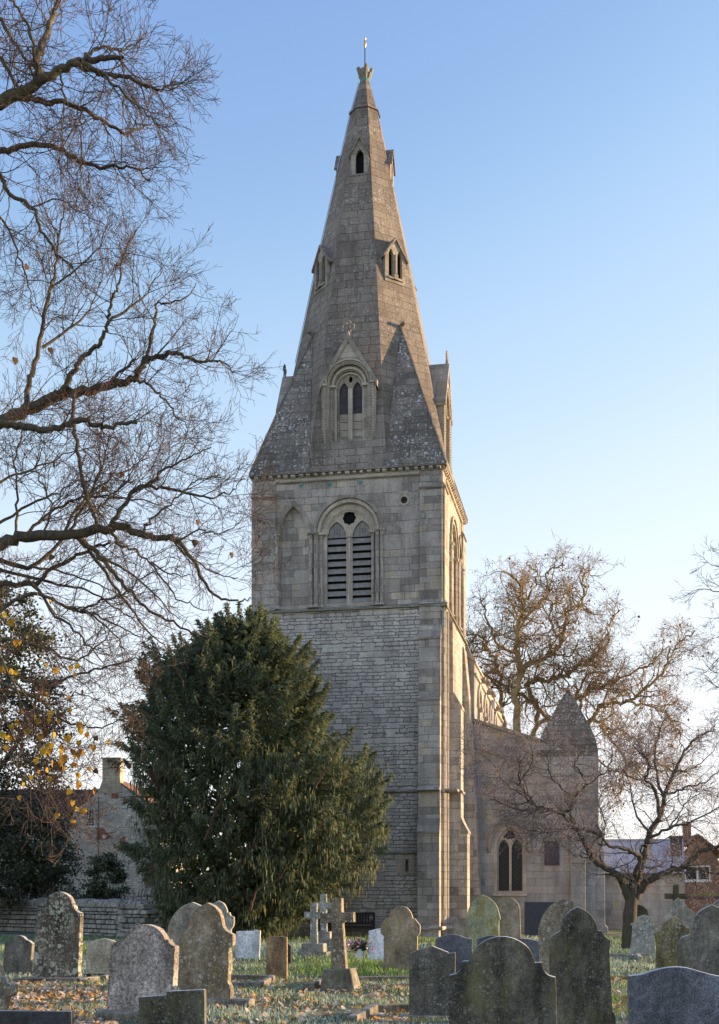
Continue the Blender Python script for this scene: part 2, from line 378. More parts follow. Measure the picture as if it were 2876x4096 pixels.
GR['pale'] = headstone('pale limestone', (.50, .465, .37), (.36, .34, .27), None, 0, 8, .4, None, 0, .15)
GR['brown'] = headstone('brown sandstone', (.33, .225, .125), (.15, .10, .058), (.40, .38, .30), .3, 14, .7, None, 0, .2)
GR['brownlichen'] = headstone('brown lichened sandstone', (.35, .275, .195), (.20, .155, .112), (.40, .40, .33), .5, 13, .6, (.24, .20, .06), .5, .25)
GR['yellow'] = headstone('yellow lichened stone', (.44, .45, .29), (.27, .28, .17), (.50, .51, .38), .8, 16, .6, (.30, .21, .045), .95, .3)
GR['tall'] = headstone('streaked stone', (.34, .275, .21), (.18, .14, .10), (.46, .50, .42), .5, 10, .7, (.38, .42, .33), .6, .3)
GR['white'] = headstone('white marble', (.72, .73, .75), (.56, .58, .62), None, 0, 8, .35, None, 0, .05, 40, .06, .45)
GR['polished'] = headstone('polished blue grey granite', (.105, .115, .14), (.06, .065, .08), None, 0, 8, .25, None, 0, .02, 110, .5, .28, frost=.85)
GR['modern'] = headstone('honed grey granite', (.12, .13, .15), (.085, .092, .108), None, 0, 8, .3, None, 0, .02, 90, .45, .35, frost=.95)
GR['black'] = headstone('black granite', (.04, .042, .046), (.025, .026, .03), None, 0, 8, .4, None, 0, .05, 90, .4, .4)
GR['moss'] = headstone('mossy stone', (.25, .215, .125), (.065, .055, .036), (.50, .50, .42), .85, 15, .95, (.24, .20, .045), .85)
GR['bluelichen'] = headstone('pale lichened stone', (.30, .295, .255), (.16, .155, .135), (.66, .70, .66), 1.0, 12, .6, (.22, .24, .13), .35, big=.6, cover=.08)
GR['step'] = headstone('worn stone step', (.27, .25, .215), (.13, .12, .10), (.46, .47, .42), .6, 14, .7, None, 0, .3, frost=.12)
GR['kerb'] = headstone('kerb stone', (.24, .215, .175), (.09, .08, .065), (.42, .42, .37), .5, 20, .8, (.16, .15, .06), .4, frost=.18)
GR['browngreen'] = headstone('brown green stone', (.085, .08, .045), (.05, .045, .03), (.25, .22, .12), .3, 9, .5)  # dark brown green stone with sparse paler spots

# ------------------------------------------------------------------ ground
CH = (0.219, 50.85); YAW = -0.191
def build_ground():
    s = NT('churchyard turf'); o = s.n("TexCoord").outputs["Object"]
    a = s.noise(o, .55, 5, .6); b = s.noise(o, 7.0, 5, .7); c = s.noise(o, 45.0, 3, .7)
    col = s.mix(s.ramp(b, .35, .65), (.05, .08, .024), (.12, .15, .05))
    col = s.mix(s.math('MULTIPLY', s.ramp(a, .40, .62), .75), col, (.30, .34, .30))
    col = s.mix(s.math('MULTIPLY', s.ramp(c, .5, .7), .5), col, (.10, .085, .05))
    m = s.done(col, s.math('ADD', b, c), 1.0, .06)
    rr = random.Random(3); bm = bmesh.new()
    # fine sheet near, coarse far: one sheet
    xs = [-900, -300, -120, -60] + [x * 1.5 for x in range(-24, 25)] + [60, 120, 300, 900]
    ys = [-200, -40, 0, 4] + [6 + k * 1.2 for k in range(0, 48)] + [68, 80, 100, 150, 300, 600, 1500]
    grid = [[bm.verts.new((x, y, (rr.uniform(-.035, .035) if 6 <= y < 44 and abs(x) < 36 else 0.0))) for y in ys] for x in xs]
    for i in range(len(xs) - 1):
        for j in range(len(ys) - 1):
            bm.faces.new((grid[i][j], grid[i + 1][j], grid[i + 1][j + 1], grid[i][j + 1])).smooth = True
    me = bpy.data.meshes.new('ground'); bm.to_mesh(me); bm.free()
    props(link('ground', me, m), kind='structure')
build_ground()

# ------------------------------------------------------------------ church
church = thing('church', 'grey stone church with square west tower, broach spire and south aisle', 'church', (CH[0], CH[1], 0), YAW)
ROT = {f: Matrix.Rotation(R(a), 4, 'Z') for f, a in (('w', 0), ('s', 90), ('e', 180), ('n', -90))}

def buttress(prof, a0, a1, mat, parent, axis='x', M_=None):
    b = MB(M_); b.prism(prof, axis, a0, a1); return b.build('buttress', mat, parent, bevel=.012)

# --- lower tower
b = MB()
slit = [(2.245, 2.50), (2.245, 2.93), (2.365, 2.93), (2.365, 2.50)]
loop = [(1.52, 8.0)]
b.plate([(-3.70, 0), (3.70, 0), (3.70, 12.38), (-3.70, 12.38)], [slit], -3.70, -3.40)
b.box(-3.70, 3.70, -3.395, 3.70, 0, 12.38)
tower = b.build('tower', M['rubble'], church)
b = MB()
b.box(2.16, 2.245, -3.735, -3.70, 2.42, 3.02); b.box(2.365, 2.60, -3.735, -3.70, 2.42, 3.02); b.box(2.245, 2.365, -3.735, -3.70, 2.93, 3.02)
b.box(1.86, 2.16, -3.725, -3.70, 2.45, 2.74); b.box(1.90, 2.155, -3.725, -3.70, 2.76, 3.0)
b.build('slit_window', M['dressed'], tower, bevel=.008)
# strings and plinth
b = MB()
for z0, z1, p in ((5.44, 5.54, .09), (3.15, 3.26, .08)):
    b.prism([(-3.70 - p, z0 + .03), (-3.70 - p, z1 - .04), (-3.69, z1 + .03), (-3.69, z0 - .02)], 'x', -3.4, 2.80)
b.build('string_course', M['dressed_dark'], tower)
b = MB()
b.prism([(-3.83, -.3), (-3.83, .32), (-3.69, .50), (-3.69, -.3)], 'x', -3.5, 2.80)
b.tube([(-3.5, -3.80, .40), (2.8, -3.80, .40)], .075, 8)
b.tube([(2.74, -4.44, .38), (3.70, -4.44, .38), (3.74, -3.72, .38), (4.62, -3.12, .38)], .075, 8)
b.build('plinth', M['ashlar'], tower)
# buttresses at the south west corner
wprof = [(-3.6, -.3), (-4.42, -.3), (-4.42, .36), (-4.30, .44), (-4.30, 3.98), (-4.10, 4.46), (-4.10, 8.90), (-3.93, 9.0), (-3.93, 11.2), (-3.76, 11.68), (-3.76, 12.37), (-3.6, 12.37)]
buttress(wprof, 2.775, 3.60, M['ashlar'], tower)
buttress(wprof, -3.695, -2.86, M['ashlar'], tower)
sprof = [(3.6, -.3), (4.62, -.3), (4.62, .40), (4.50, .48), (4.50, 4.02), (4.26, 4.54), (4.26, 8.72), (3.97, 9.25), (3.95, 11.9), (3.78, 12.2), (3.6, 12.2)]
buttress(sprof, -3.06, -2.20, M['ashlar'], tower, 'y')
buttress(sprof[:4] + [(4.0, 9.5), (3.78, 12.0), (3.6, 12.2)], 2.55, 3.45, M['ashlar'], tower, 'y')
for z, y in ((3.97, -4.30), (8.90, -4.10), (11.2, -3.93)):      # drip slabs of the buttress set-offs
    b = MB(); b.prism([(y - .035, z - .10), (y - .035, z - .02), (y + .19, z + .48 if z < 5 or z > 11 else z + .12), (y + .19, z - .10)], 'x', 2.765, 3.61); b.build('offset_slab', M['dressed_dark'], tower, bevel=.01)
for z, u, dz in ((4.0, 4.50, .52), (8.7, 4.26, .54)):
    b = MB(); b.prism([(u + .035, z - .10), (u + .035, z), (u - .26, z + dz), (u - .26, z - .10)], 'y', -3.07, -2.19); b.build('offset_slab', M['dressed_dark'], tower, bevel=.01)
b = MB(); b.prism([(-4.40, 5.47), (-4.24, 5.60), (-4.05, 5.60), (-4.05, 5.44)], 'x', 2.765, 3.61)
b.prism([(4.33, 5.44), (4.33, 5.52), (4.20, 5.60), (4.20, 5.44)], 'y', -3.07, -2.19)
b.box(3.60, 4.2, -3.72, -3.055, 5.46, 5.56)
b.build('string_course', M['dressed_dark'], tower, bevel=.01)
b = MB()   # ashlar infill and rolls between the corner buttresses
b.box(3.595, 3.78, -3.64, -3.05, 0, 12.3)
b.tube([(3.67, -3.66, .45), (3.67, -3.66, 12.2)], .085, 10); b.tube([(3.79, -3.40, .45), (3.79, -3.40, 12.2)], .06, 10)
b.build('corner_shaft', M['ashlar'], tower)

# --- belfry stage
b = MB()
b.box(-3.30, 3.30, -3.30, 3.30, 12.385, 17.6)
b.box(-3.62, -3.30, -3.295, 3.62, 12.40, 17.6); b.box(-3.295, 3.30, 3.30, 3.62, 12.40, 17.6)
CXA = .05
big = arch(CXA, 1.07, 12.60, 15.36); blind = arch(-2.085, .525, 12.60, 15.32, 16.40)
rnd_ = circ(2.18, 16.41, .13)
wall = [(-3.62, 12.40), (3.62, 12.40), (3.62, 17.6), (-3.62, 17.6)]
b.plate(wall, [big, blind, rnd_], -3.62, -3.302)
mir = lambda L: [(-x, z) for x, z in reversed(L)]
Ms = ROT['s']
b.plate([(-3.295, 12.40), (3.62, 12.40), (3.62, 17.6), (-3.295, 17.6)], [mir(big), mir(blind)], -3.62, -3.302, Ms)
belfry = b.build('belfry', M['ashlar'], church)
b = MB()  # round oculus frame and patch
b.plate(circ(2.18, 16.41, .22), [circ(2.18, 16.41, .13)], -3.645, -3.60); b.box(1.95, 2.33, -3.632, -3.61, 16.64, 16.76)
b.plate(circ(2.18, 16.41, .13), None, -3.42, -3.36)
b.build('round_opening', M['dressed'], belfry)
b = MB(); b.plate(circ(2.18, 16.41, .128), None, -3.45, -3.425); b.build('oculus_glass', M['slate'], belfry)

def shaft(b, x, y, z0, z1, r, M_=None):
    b.lathe([(r * 1.9, z0), (r * 1.9, z0 + .05), (r * 1.3, z0 + .10), (r * 1.35, z0 + .13), (r, z0 + .16), (r, z1 - .24), (r * 1.35, z1 - .22), (r * 1.05, z1 - .19),
             (r * 1.15, z1 - .10), (r * 1.8, z1 - .06), (r * 1.95, z1 - .03), (r * 1.95, z1)], (x, y, 0), 12, M_)
def belfry_face(face, flip):
    Mf = ROT[face]; f = -1 if flip else 1
    P = (lambda L: mir(L)) if flip else (lambda L: L)
    b = MB(Mf)     # arch orders
    b.plate(P(arch(CXA, 1.068, 12.60, 15.36)), [P(arch(CXA, .86, 12.66, 15.34))], -3.52, -3.305)
    b.plate(P(arch_band(CXA, 1.09, 1.20, 15.36)), None, -3.66, -3.60)
    b.build('arch_moulding', M['dressed'], belfry, bevel=.025, seg=2)
    b = MB(Mf)
    b.plate(P(arch_band(CXA, 1.23, 1.34, 15.38)), None, -3.71, -3.60)
    b.plate(P(arch_band(-2.085, .55, .70, 15.32, 16.42, 16.64)), None, -3.69, -3.60)
    b.build('hood_mould', M['dressed_dark'], belfry, bevel=.03, seg=2)
    for x, y, r in ((-1.20, -3.68, .075), (-1.40, -3.69, .075), (1.17, -3.68, .07), (1.34, -3.68, .065), (-2.72, -3.69, .07), (-1.0, -3.60, .06), (.99, -3.60, .06)):
        b = MB(Mf); shaft(b, f * x, y, 12.50, 15.36, r); b.build('shaft', M['ashlar'], belfry)
    for x0, x1 in ((-1.28, -.83), (.86, 1.24)):
        b = MB(Mf); b.box(*(sorted((f * x0, f * x1))), -3.72, -3.54, 15.25, 15.35); b.build('capital', M['dressed'], belfry, bevel=.012)
    # tracery with two lights and a foiled eye
    b = MB(Mf)
    l1, l2 = arch(-.435, .372, 12.68, 15.16, 15.80), arch(.545, .372, 12.68, 15.16, 15.80)
    eye = foil(.05, 15.91, .26, 8, .22)
    b.plate(P(arch(CXA, .875, 12.60, 15.34)), [P(l1), P(l2), P(eye)], -3.46, -3.40)
    b.plate(P(arch_band(CXA, .80, .90, 15.34)), None, -3.49, -3.44)
    b.build('tracery', M['dressed'], belfry, bevel=.012)
    b = MB(Mf); shaft(b, f * .055, -3.47, 12.58, 15.22, .07); b.build('mullion', M['dressed'], belfry)
    b = MB(Mf); b.plate(P(arch(CXA, .87, 12.60, 15.34)), None, -3.325, -3.315); b.build('belfry_dark_plate', M['dark_plate'], belfry)  # plate closing the opening; the belfry's darkness is in its colour
    for cx in (-.435, .545):
        for i in range(9):
            z = 12.72 + i * .283; c_ = f * cx
            b = MB(Mf)
            b.add([(c_ - .385, -3.445, z), (c_ + .385, -3.445, z), (c_ + .385, -3.365, z + .165), (c_ - .385, -3.365, z + .165),
                   (c_ - .385, -3.445, z - .04), (c_ + .385, -3.445, z - .04), (c_ + .385, -3.365, z + .12), (c_ - .385, -3.365, z + .12)],
                  [(0, 1, 2, 3), (7, 6, 5, 4), (0, 4, 5, 1), (1, 5, 6, 2), (2, 6, 7, 3), (3, 7, 4, 0)])
            b.build('louvre', M['louvre'], belfry)
        b = MB(Mf); b.plate([(f * cx - .37, 15.20), (f * cx + .37, 15.20), (f * cx + .29, 15.5), (f * cx, 15.82), (f * cx - .29, 15.5)], [circ(f * cx + dx, 15.42 + dz, .022, 8) for dx in (-.1, 0, .1) for dz in (-.08, 0, .08)], -3.385, -3.36)
        b.build('louvre_board', M['louvre'], belfry)
    # blind arch ground
    b = MB(Mf); b.plate(P(arch(-2.085, .522, 12.60, 15.32, 16.395)), None, -3.50, -3.31); b.build('blind_panel', M['ashlar'], belfry)
belfry_face('w', False); belfry_face('s', True)

pil = [(-3.56, 12.45), (-3.80, 12.45), (-3.72, 12.62), (-3.72, 16.82), (-3.655, 17.0), (-3.655, 17.44), (-3.56, 17.44)]
slab = [(-3.77, 16.78), (-3.77, 16.84), (-3.64, 17.02), (-3.64, 16.78)]
strg = [(-3.80, 12.36), (-3.80, 12.42), (-3.60, 12.53), (-3.60, 12.33)]
mirp = lambda L: [(-y, z) for y, z in L]
for pr, ax, u0, u1 in ((pil, 'x', 2.78, 3.63), (pil, 'x', -3.72, -2.78), (mirp(pil), 'y', -3.64, -2.78), (mirp(pil), 'y', 2.78, 3.70)):   # clasping pilasters of the corners
    b = MB(); b.prism(pr, ax, u0, u1); p_ = b.build('pilaster', M['ashlar'], belfry, bevel=.01)
for pr, ax, u0, u1 in ((slab, 'x', 2.76, 3.66), (slab, 'x', -3.74, -2.76), (mirp(slab), 'y', -3.66, -2.76), (mirp(slab), 'y', 2.76, 3.72)):
    b = MB(); b.prism(pr, ax, u0, u1); b.build('offset_slab', M['dressed_dark'], belfry)
for pr, ax, u0, u1 in ((strg, 'x', -3.76, 3.82), (mirp(strg), 'y', -3.78, 3.8), (strg, 'y', -3.78, 3.8)):
    b = MB(); b.prism(pr, ax, u0, u1); b.build('belfry_string', M['green_stone'], belfry)
b = MB()
for (u0, u1) in ((-2.77, 2.77),):
    b.tube([(u0, -3.66, 17.37), (u1, -3.66, 17.37)], .055, 8); b.tube([(3.66, u0, 17.37), (3.66, u1, 17.37)], .055, 8)
b.prism([(-3.60, 17.42), (-3.66, 17.42), (-3.68, 17.47), (-3.60, 17.47)], 'x', -2.77, 2.77); b.prism([(3.60, 17.42), (3.66, 17.42), (3.68, 17.47), (3.60, 17.47)], 'y', -2.77, 2.77)
b.build('cornice_roll', M['dressed'], belfry)
b = MB()     # corbel table
rr = random.Random(11)
for k in range(25):
    t = -3.52 + k * 7.04 / 24 + rr.uniform(-.03, .03); w = rr.uniform(.055, .085); h = rr.uniform(.10, .145)
    for Mf in (ROT['w'], ROT['s'], ROT['n']):
        b.prism([(-3.61, 17.59), (-3.79, 17.59), (-3.79, 17.59 - h * .55), (-3.70, 17.59 - h), (-3.61, 17.59 - h)], 'x', t - w, t + w, Mf)
b.box(-3.70, 3.70, -3.70, 3.70, 17.575, 17.60)
b.build('corbel_table', M['dressed'], belfry, bevel=.012)
for u, z in ((-1.784, 17.21), (-.671, 17.185), (.521, 17.18)):
    b = MB(); b.box(u - .065, u + .065, -3.65, -3.615, z - .065, z + .065); b.lathe([(.035, 0), (.03, .02), (.012, .03)], (0, 0, 0), 8, Matrix.Translation((u, -3.65, z)) @ Matrix.Rotation(R(90), 4, 'X'))
    b.build('tie_plate', M['verdigris'], belfry)

# --- spire
PROF = [(17.60, 3.70), (24.0, 2.42), (27.0, 1.84), (33.30, .545), (33.30, .60), (33.42, .545), (33.45, .50), (34.62, .20), (34.66, .19)]
def spire_r(z):
    for (z0, r0), (z1, r1) in zip(PROF, PROF[1:]):
        if z0 <= z <= z1 and z1 > z0: return r0 + (r1 - r0) * (z - z0) / (z1 - z0)
    return .2
b = MB(); vs, fs = [], []
for z, r in PROF:
    for k in range(8):
        a = R(22.5 + 45 * k); q = r / math.cos(R(22.5)); vs.append((q * math.cos(a), q * math.sin(a), z))
# facets that are opened behind the lucarnes: (profile step, facet) -> outline of the opening
H1 = [(-1.0, 18.82), (-1.0, 21.1), (0, 22.6), (1.0, 21.1), (1.0, 18.82)]; H2 = [(-.44, 25.74), (-.44, 26.7), (0, 26.96), (.44, 26.7), (.44, 25.74)]; H3 = [(-.33, 30.28), (-.33, 31.1), (0, 31.6), (.33, 31.1), (.33, 30.28)]
CUT = {(0, 5): H1, (0, 7): H1, (0, 3): H1, (1, 6): H2, (1, 4): H2, (1, 0): H2, (2, 5): H3, (2, 7): H3, (2, 3): H3}
for i in range(len(PROF) - 1):
    for k in range(8):
        if (i, k) not in CUT: j = (k + 1) % 8; fs.append((i * 8 + k, i * 8 + j, (i + 1) * 8 + j, (i + 1) * 8 + k))
fs.append(tuple(range(8))); fs.append(tuple(range(len(PROF) * 8 - 1, len(PROF) * 8 - 9, -1)))
b.add(vs, fs)
for (i, k), hole in CUT.items():
    (za_, ra_), (zb_, rb_) = PROF[i], PROF[i + 1]; t8 = math.tan(R(22.5))
    loops = [[(-ra_ * t8, za_), (ra_ * t8, za_), (rb_ * t8, zb_), (-rb_ * t8, zb_)], hole]
    tri = tessellate_polygon([[Vector((x, 0, z)) for x, z in L] for L in loops]); flat = [p for L in loops for p in L]
    b.add([(x, -(ra_ + (rb_ - ra_) * (z - za_) / (zb_ - za_)), z) for x, z in flat], [tuple(t) for t in tri], Matrix.Rotation(R(45 * (k + 1) - 270), 4, 'Z'))
b.box(-3.80, 3.80, -3.80, 3.80, 17.602, 17.655)
spire = b.build('spire', M['spire'], church)
B0 = 3.80; o8 = 3.72 * math.tan(R(22.5))
for sx, sy in ((1, -1), (-1, -1), (1, 1), (-1, 1)):
    b = MB(); ap = (sx * 1.76, sy * 1.76, 23.75); c0 = (sx * B0, sy * B0, 17.66)
    e1 = (sx * B0, sy * (o8 - .1), 17.66); e2 = (sx * (o8 - .1), sy * B0, 17.66)
    inn = (sx * 1.2, sy * 1.2, 17.66)
    b.add([ap, c0, e1, e2, inn], [(0, 1, 2), (0, 3, 1), (0, 2, 4), (0, 4, 3), (1, 3, 4, 2)])
    br_ = b.build('broach', M['broach'], spire)
    b = MB(); b.tube([(sx * 1.70, sy * 1.70, 23.55), (sx * 1.80, sy * 1.80, 23.80), (sx * 1.90, sy * 1.90, 23.86), (sx * 1.93, sy * 1.93, 23.80)], [.07, .10, .09, .04], 8)
    b.tube([(sx * 1.78, sy * 1.78, 23.72), (sx * (B0 - .02), sy * (B0 - .02), 17.70)], .045, 6); b.build('broach_ridge', M['spire'], spire)

def lucarne(name, ang, yf, z0, hw, zs, za, lights, roofmat, arch_r=None, back=1.6, dog=False, roof_over=.07, thick=.09):
    "gabled spire light on the facet turned by ang; its front stands yf in front of the spire axis"
    Mf = Matrix.Rotation(R(ang), 4, 'Z')
    body = [(-hw, z0), (hw, z0), (hw, zs), (0, za - thick), (-hw, zs)]
    b = MB(Mf)
    if arch_r:
        hole = arch(0, arch_r, z0 + 1.2, zs - .16)
        b.plate(body, [hole], -yf, -yf + .16)
        b.plate([(-hw + .01, z0), (hw - .01, z0), (hw - .01, zs - .02), (0, za - .2), (-hw + .01, zs - .02)], [arch(0, arch_r * .76, z0 + 1.25, zs - .18)], -yf + .165, -yf + .32)
        b.plate([(-hw + .02, z0), (hw - .02, z0), (hw - .02, zs - .04), (0, za - .3), (-hw + .02, zs - .04)], lights, -yf + .325, -yf + .40)
        d = .42
    else:
        b.plate(body, lights, -yf, -yf + .14); d = .16
    b.prism(body, 'y', -yf + d + .12, -yf + back)
    L = b.build(name, M['dressed_dark'], spire)
    b = MB(Mf)
    b.plate([(x * .96, z) for x, z in [(-hw, z0 + .02), (hw, z0 + .02), (hw, zs - .06), (0, za - .35), (-hw, zs - .06)]], None, -yf + d + .03, -yf + d + .06); b.build('lucarne_dark_plate', M['dark_plate'], L)  # backing plate painted black in place of the unlit spire interior
    # roof slabs
    b = MB(Mf); sl = (za - zs) / hw; ex = roof_over
    for s_ in (-1, 1):
        b.prism([(0, za), (s_ * (hw + ex), za - sl * (hw + ex)), (s_ * (hw + ex), za - sl * (hw + ex) - thick * 1.3), (0, za - thick * 1.6)], 'y', -yf - .07, -yf + back)
    b.build('lucarne_roof', roofmat, L)
    return L, Mf
# tier one, the cardinal faces, with dogtooth and cross finial
lit1 = [arch(-.235, .185, 19.12, 20.86, 21.22), arch(.285, .185, 19.12, 20.86, 21.22), circ(.025, 21.33, .075, 12, .12)]
for face, ang in (('w', 0), ('s', 90), ('n', -90)):
    L, Mf = lucarne('lucarne', ang, 3.38, 17.70, 1.05, 21.22, 22.95, lit1, M['dressed_dark'], .74, 2.9, thick=.19)
    b = MB(Mf); yf = 3.38
    for s_ in (-1, 1):
        for k in range(22):
            z = 18.75 + k * .105
            b.pyr(s_ * .93, z, -yf, .07, .05, R(45)); b.pyr(s_ * .72, z, -yf + .165, .065, .047, R(45))
    for k in range(27):
        a = math.pi * (k + .5) / 27; b.pyr(-.80 * math.cos(a), 21.08 + .80 * math.sin(a), -yf, .075, .046, a + R(45))
    b.build('dogtooth', M['dressed'], L)
    b = MB(Mf)
    b.plate(arch_band(0, .60, .68, 21.05), None, -yf + .10, -yf + .18)
    b.plate(arch_band(0, .49, .56, 21.02), None, -yf + .24, -yf + .34)
    b.plate(arch_band(0, .85, .90, 21.08, n=14), None, -yf - .06, -yf + .02)
    for s_ in (-1, 1):
        b.box(*sorted((s_ * 1.07, s_ * .83)), -yf - .06, -yf + .1, 21.02, 21.12); b.box(*sorted((s_ * .86, s_ * .52)), -yf + .06, -yf + .2, 20.97, 21.06)
        b.tube([(s_ * .56, -yf + .24, 18.95), (s_ * .56, -yf + .24, 21.0)], .06, 8)
        b.lathe([(.06, 0), (.10, .07), (.10, .11)], (s_ * .56, -yf + .24, 20.90), 8)
    b.box(-.06, .11, -yf + .23, -yf + .34, 18.95, 20.95)
    b.build('lucarne_moulding', M['dressed'], L, bevel=.012)
    b = MB(Mf); b.prism([(-yf - .03, 18.62), (-yf - .03, 18.72), (-yf + .36, 19.16), (-yf + .36, 18.62)], 'x', -.80, .80); b.build('lucarne_sill', M['green_stone'], L)
    b = MB(Mf)
    for k in range(6): b.box(-.50, .55, -yf + .43 - .006 * (k % 2), -yf + .45, 20.06 + k * .20, 20.255 + k * .20)
    b.build('lucarne_board', M['board'], L)
    b = MB(Mf)
    for k in range(3): b.box(-.50, .55, -yf + .405, -yf + .44, 19.13 + k * .31, 19.42 + k * .31)
    b.build('lucarne_slab', M['dressed'], L)
    b = MB(Mf); c0 = (0, -yf + .02, 23.12)
    for a in (0, 90, 180, 270):
        q = [(c0[0] + .13 * math.cos(R(a)) + .085 * math.cos(t), c0[1], c0[2] + .10 + .13 * math.sin(R(a)) + .085 * math.sin(t)) for t in [2 * math.pi * k / 10 for k in range(11)]]
        b.tube(q, .032, 6)
    b.tube([(0, c0[1], 22.80), (0, c0[1], 23.12)], [.08, .05], 6)
    b.build('cross_finial', M['dressed_dark'], L)
    b = MB(Mf)    # rubble of the gable
    b.plate([(-.62, 22.0), (.62, 22.0), (.05, 22.78), (-.05, 22.78)] if False else [(-.40, 22.04), (.40, 22.04), (.03, 22.62), (-.03, 22.62)], None, -yf - .008, -yf + .02)
    b.build('gable_rubble', M['dressed'], L)
# tier two, the diagonal faces
lit2 = [arch(-.21, .115, 25.86, 26.66, 26.93), arch(.21, .115, 25.86, 26.66, 26.93)]
for ang in (45, -45, 135):
    L, Mf = lucarne('lucarne', ang, 2.13, 25.62, .49, 26.74, 27.42, lit2, M['spire'], None, 1.0, roof_over=.09, thick=.07)
    b = MB(Mf); b.tube([(0, -2.13, 25.86), (0, -2.13, 26.72)], .055, 8); b.prism([(-2.19, 25.74), (-2.19, 25.80), (-1.98, 25.9), (-1.98, 25.74)], 'x', -.36, .36); b.box(-.09, .09, -2.20, -2.0, 25.74, 25.95); b.build('lucarne_mullion', M['dressed_dark'], L)
# tier three, the cardinal faces
lit3 = [arch(0, .165, 30.32, 30.98, 31.28)]
for ang in (0, 90, -90):
    L, Mf = lucarne('lucarne', ang, 1.12, 30.16, .375, 31.14, 31.80, lit3, M['spire'], None, .8, roof_over=.06, thick=.06)
# capital finial, rod and gilded tip
b = MB()
b.lathe([(.19, 34.60), (.15, 34.72), (.15, 34.84), (.19, 34.98), (.20, 35.16), (.12, 35.22)], n=10)
for a in range(8):
    g = R(45 * a + 22); r1 = .27 if a % 2 == 0 else .22; zt = 35.26 if a % 2 == 0 else 35.02
    b.tube([(.12 * math.cos(g), .12 * math.sin(g), 34.74), (.19 * math.cos(g), .19 * math.sin(g), 34.9), (r1 * math.cos(g), r1 * math.sin(g), zt - .06), (r1 * .97 * math.cos(g), r1 * .97 * math.sin(g), zt)], [.06, .075, .09, .03], 6)
b.build('finial', M['green_stone'], spire)
b = MB(); b.lathe([(.205, 34.63), (.21, 34.68), (.19, 34.73)], n=12); b.build('copper_band', M['verdigris'], spire)
b = MB(); b.tube([(0, 0, 35.1), (0, 0, 36.14)], .022, 6); b.build('spire_rod', M['iron'], spire)
b = MB(); b.lathe([(.02, 36.08), (.06, 36.16), (.065, 36.22), (.035, 36.33), (.03, 36.40), (.042, 36.44), (.03, 36.49), (.005, 36.52)], n=10); b.build('gilded_tip', M['gilt'], spire)
b = MB(); g = R(202.5)
b.tube([((spire_r(z) / math.cos(R(22.5)) + .03) * math.cos(g), (spire_r(z) / math.cos(R(22.5)) + .03) * math.sin(g), z) for z in (23.0, 24, 25.5, 27, 29, 30.6, 32, 33.2, 33.32, 33.45, 34, 34.6)], .018, 5)
b.build('lightning_conductor', M['lead'], spire)

M['cap'] = masonry('turret cap stone', (.15, .13, .112), (.23, .20, .172), (.05, .043, .037), .45, .22, .010, .20, .008, .40, .8, (.50, .51, .49), 7.0, bump=.6, grain=.4)
# --- nave
NU = 4.08
b = MB()
b.prism([(-NU, 0), (NU, 0), (NU, 11.62), (3.62, 12.80), (0, 14.2), (-3.62, 12.8), (-NU, 11.62)], 'y', 3.705, 4.05)
b.box(-NU, NU - .36, 4.05, 19, 0, 11.1)
win_v = [5.75, 8.6, 11.4, 14.2]
holes = [mir(arch(v, .62, 9.0, 10.0, 10.75)) for v in win_v]
b.plate([(3.75, 0), (19, 0), (19, 11.55), (3.75, 11.55)], [arch(v, .62, 9.0, 10.0, 10.75) for v in win_v], -NU, -NU + .35, ROT['s'])
nave = b.build('nave', M['warm_ashlar'], church)
b = MB(ROT['s'])
for v in win_v:
    b.plate(arch_band(v, .66, .82, 10.0, 10.80, 11.0), None, -NU - .10, -NU + .02)
    b.box(v - .9, v - .62, -NU - .13, -NU, 9.85, 10.02); b.box(v + .62, v + .9, -NU - .13, -NU, 9.85, 10.02)
b.box(3.75, 19, -NU - .10, -NU + .02, 11.05, 11.16); b.box(3.75, 19, -NU - .08, -NU + .40, 11.55, 11.65)
b.build('clerestory_moulding', M['dressed'], nave, bevel=.02)
b = MB(ROT['s'])
for v in win_v:
    b.plate(arch(v, .618, 9.0, 10.0, 10.745), [arch(v - .28, .22, 9.05, 9.9, 10.25), arch(v + .28, .22, 9.05, 9.9, 10.25)], -NU + .16, -NU + .24)
b.build('clerestory_tracery', M['dressed'], nave)
b = MB(ROT['s'])
for v in win_v: b.plate(arch(v, .615, 9.0, 10.0, 10.745), None, -NU + .27, -NU + .29)
b.build('clerestory_glass', M['glass'], nave)
for v, z in ((6.15, 11.22), (8.9, 11.15), (14.0, 11.12)):
    b = MB(); b.lathe([(.09, 0), (.11, .14), (.13, .3), (.11, .42), (.07, .5)], (0, 0, 0), 9, Matrix.Translation((NU - .02, v, z)) @ Matrix.Rotation(R(97), 4, 'Y'))
    b.box(NU + .3, NU + .52, v - .06, v + .06, z - .26, z - .12); b.box(NU + .15, NU + .3, v - .22, v - .14, z - .02, z + .14); b.box(NU + .15, NU + .3, v + .14, v + .22, z - .02, z + .14)
    b.build('gargoyle', M['dressed_dark'], nave, bevel=.03, jit=.02, seed=int(v))
b = MB(); b.box(NU, NU + .26, 11.2, 11.5, 10.75, 11.08); b.box(NU, NU + .30, 11.16, 11.54, 11.08, 11.14); b.tube([(NU + .12, 11.35, 10.78), (NU + .12, 11.35, 8.3)], .05, 8); b.build('rainwater_head', M['lead'], nave)
b = MB(); b.prism([(-NU - .05, 11.62), (0, 14.3), (NU + .05, 11.62), (NU + .05, 11.78), (0, 14.46), (-NU - .05, 11.78)], 'y', 3.62, 4.12); b.build('nave_coping', M['dressed_dark'], nave)
b = MB(); b.prism([(-NU + .3, 11.1), (NU - .3, 11.1), (0, 13.9)], 'y', 4.1, 19); b.build('nave_roof', M['lead'], nave)

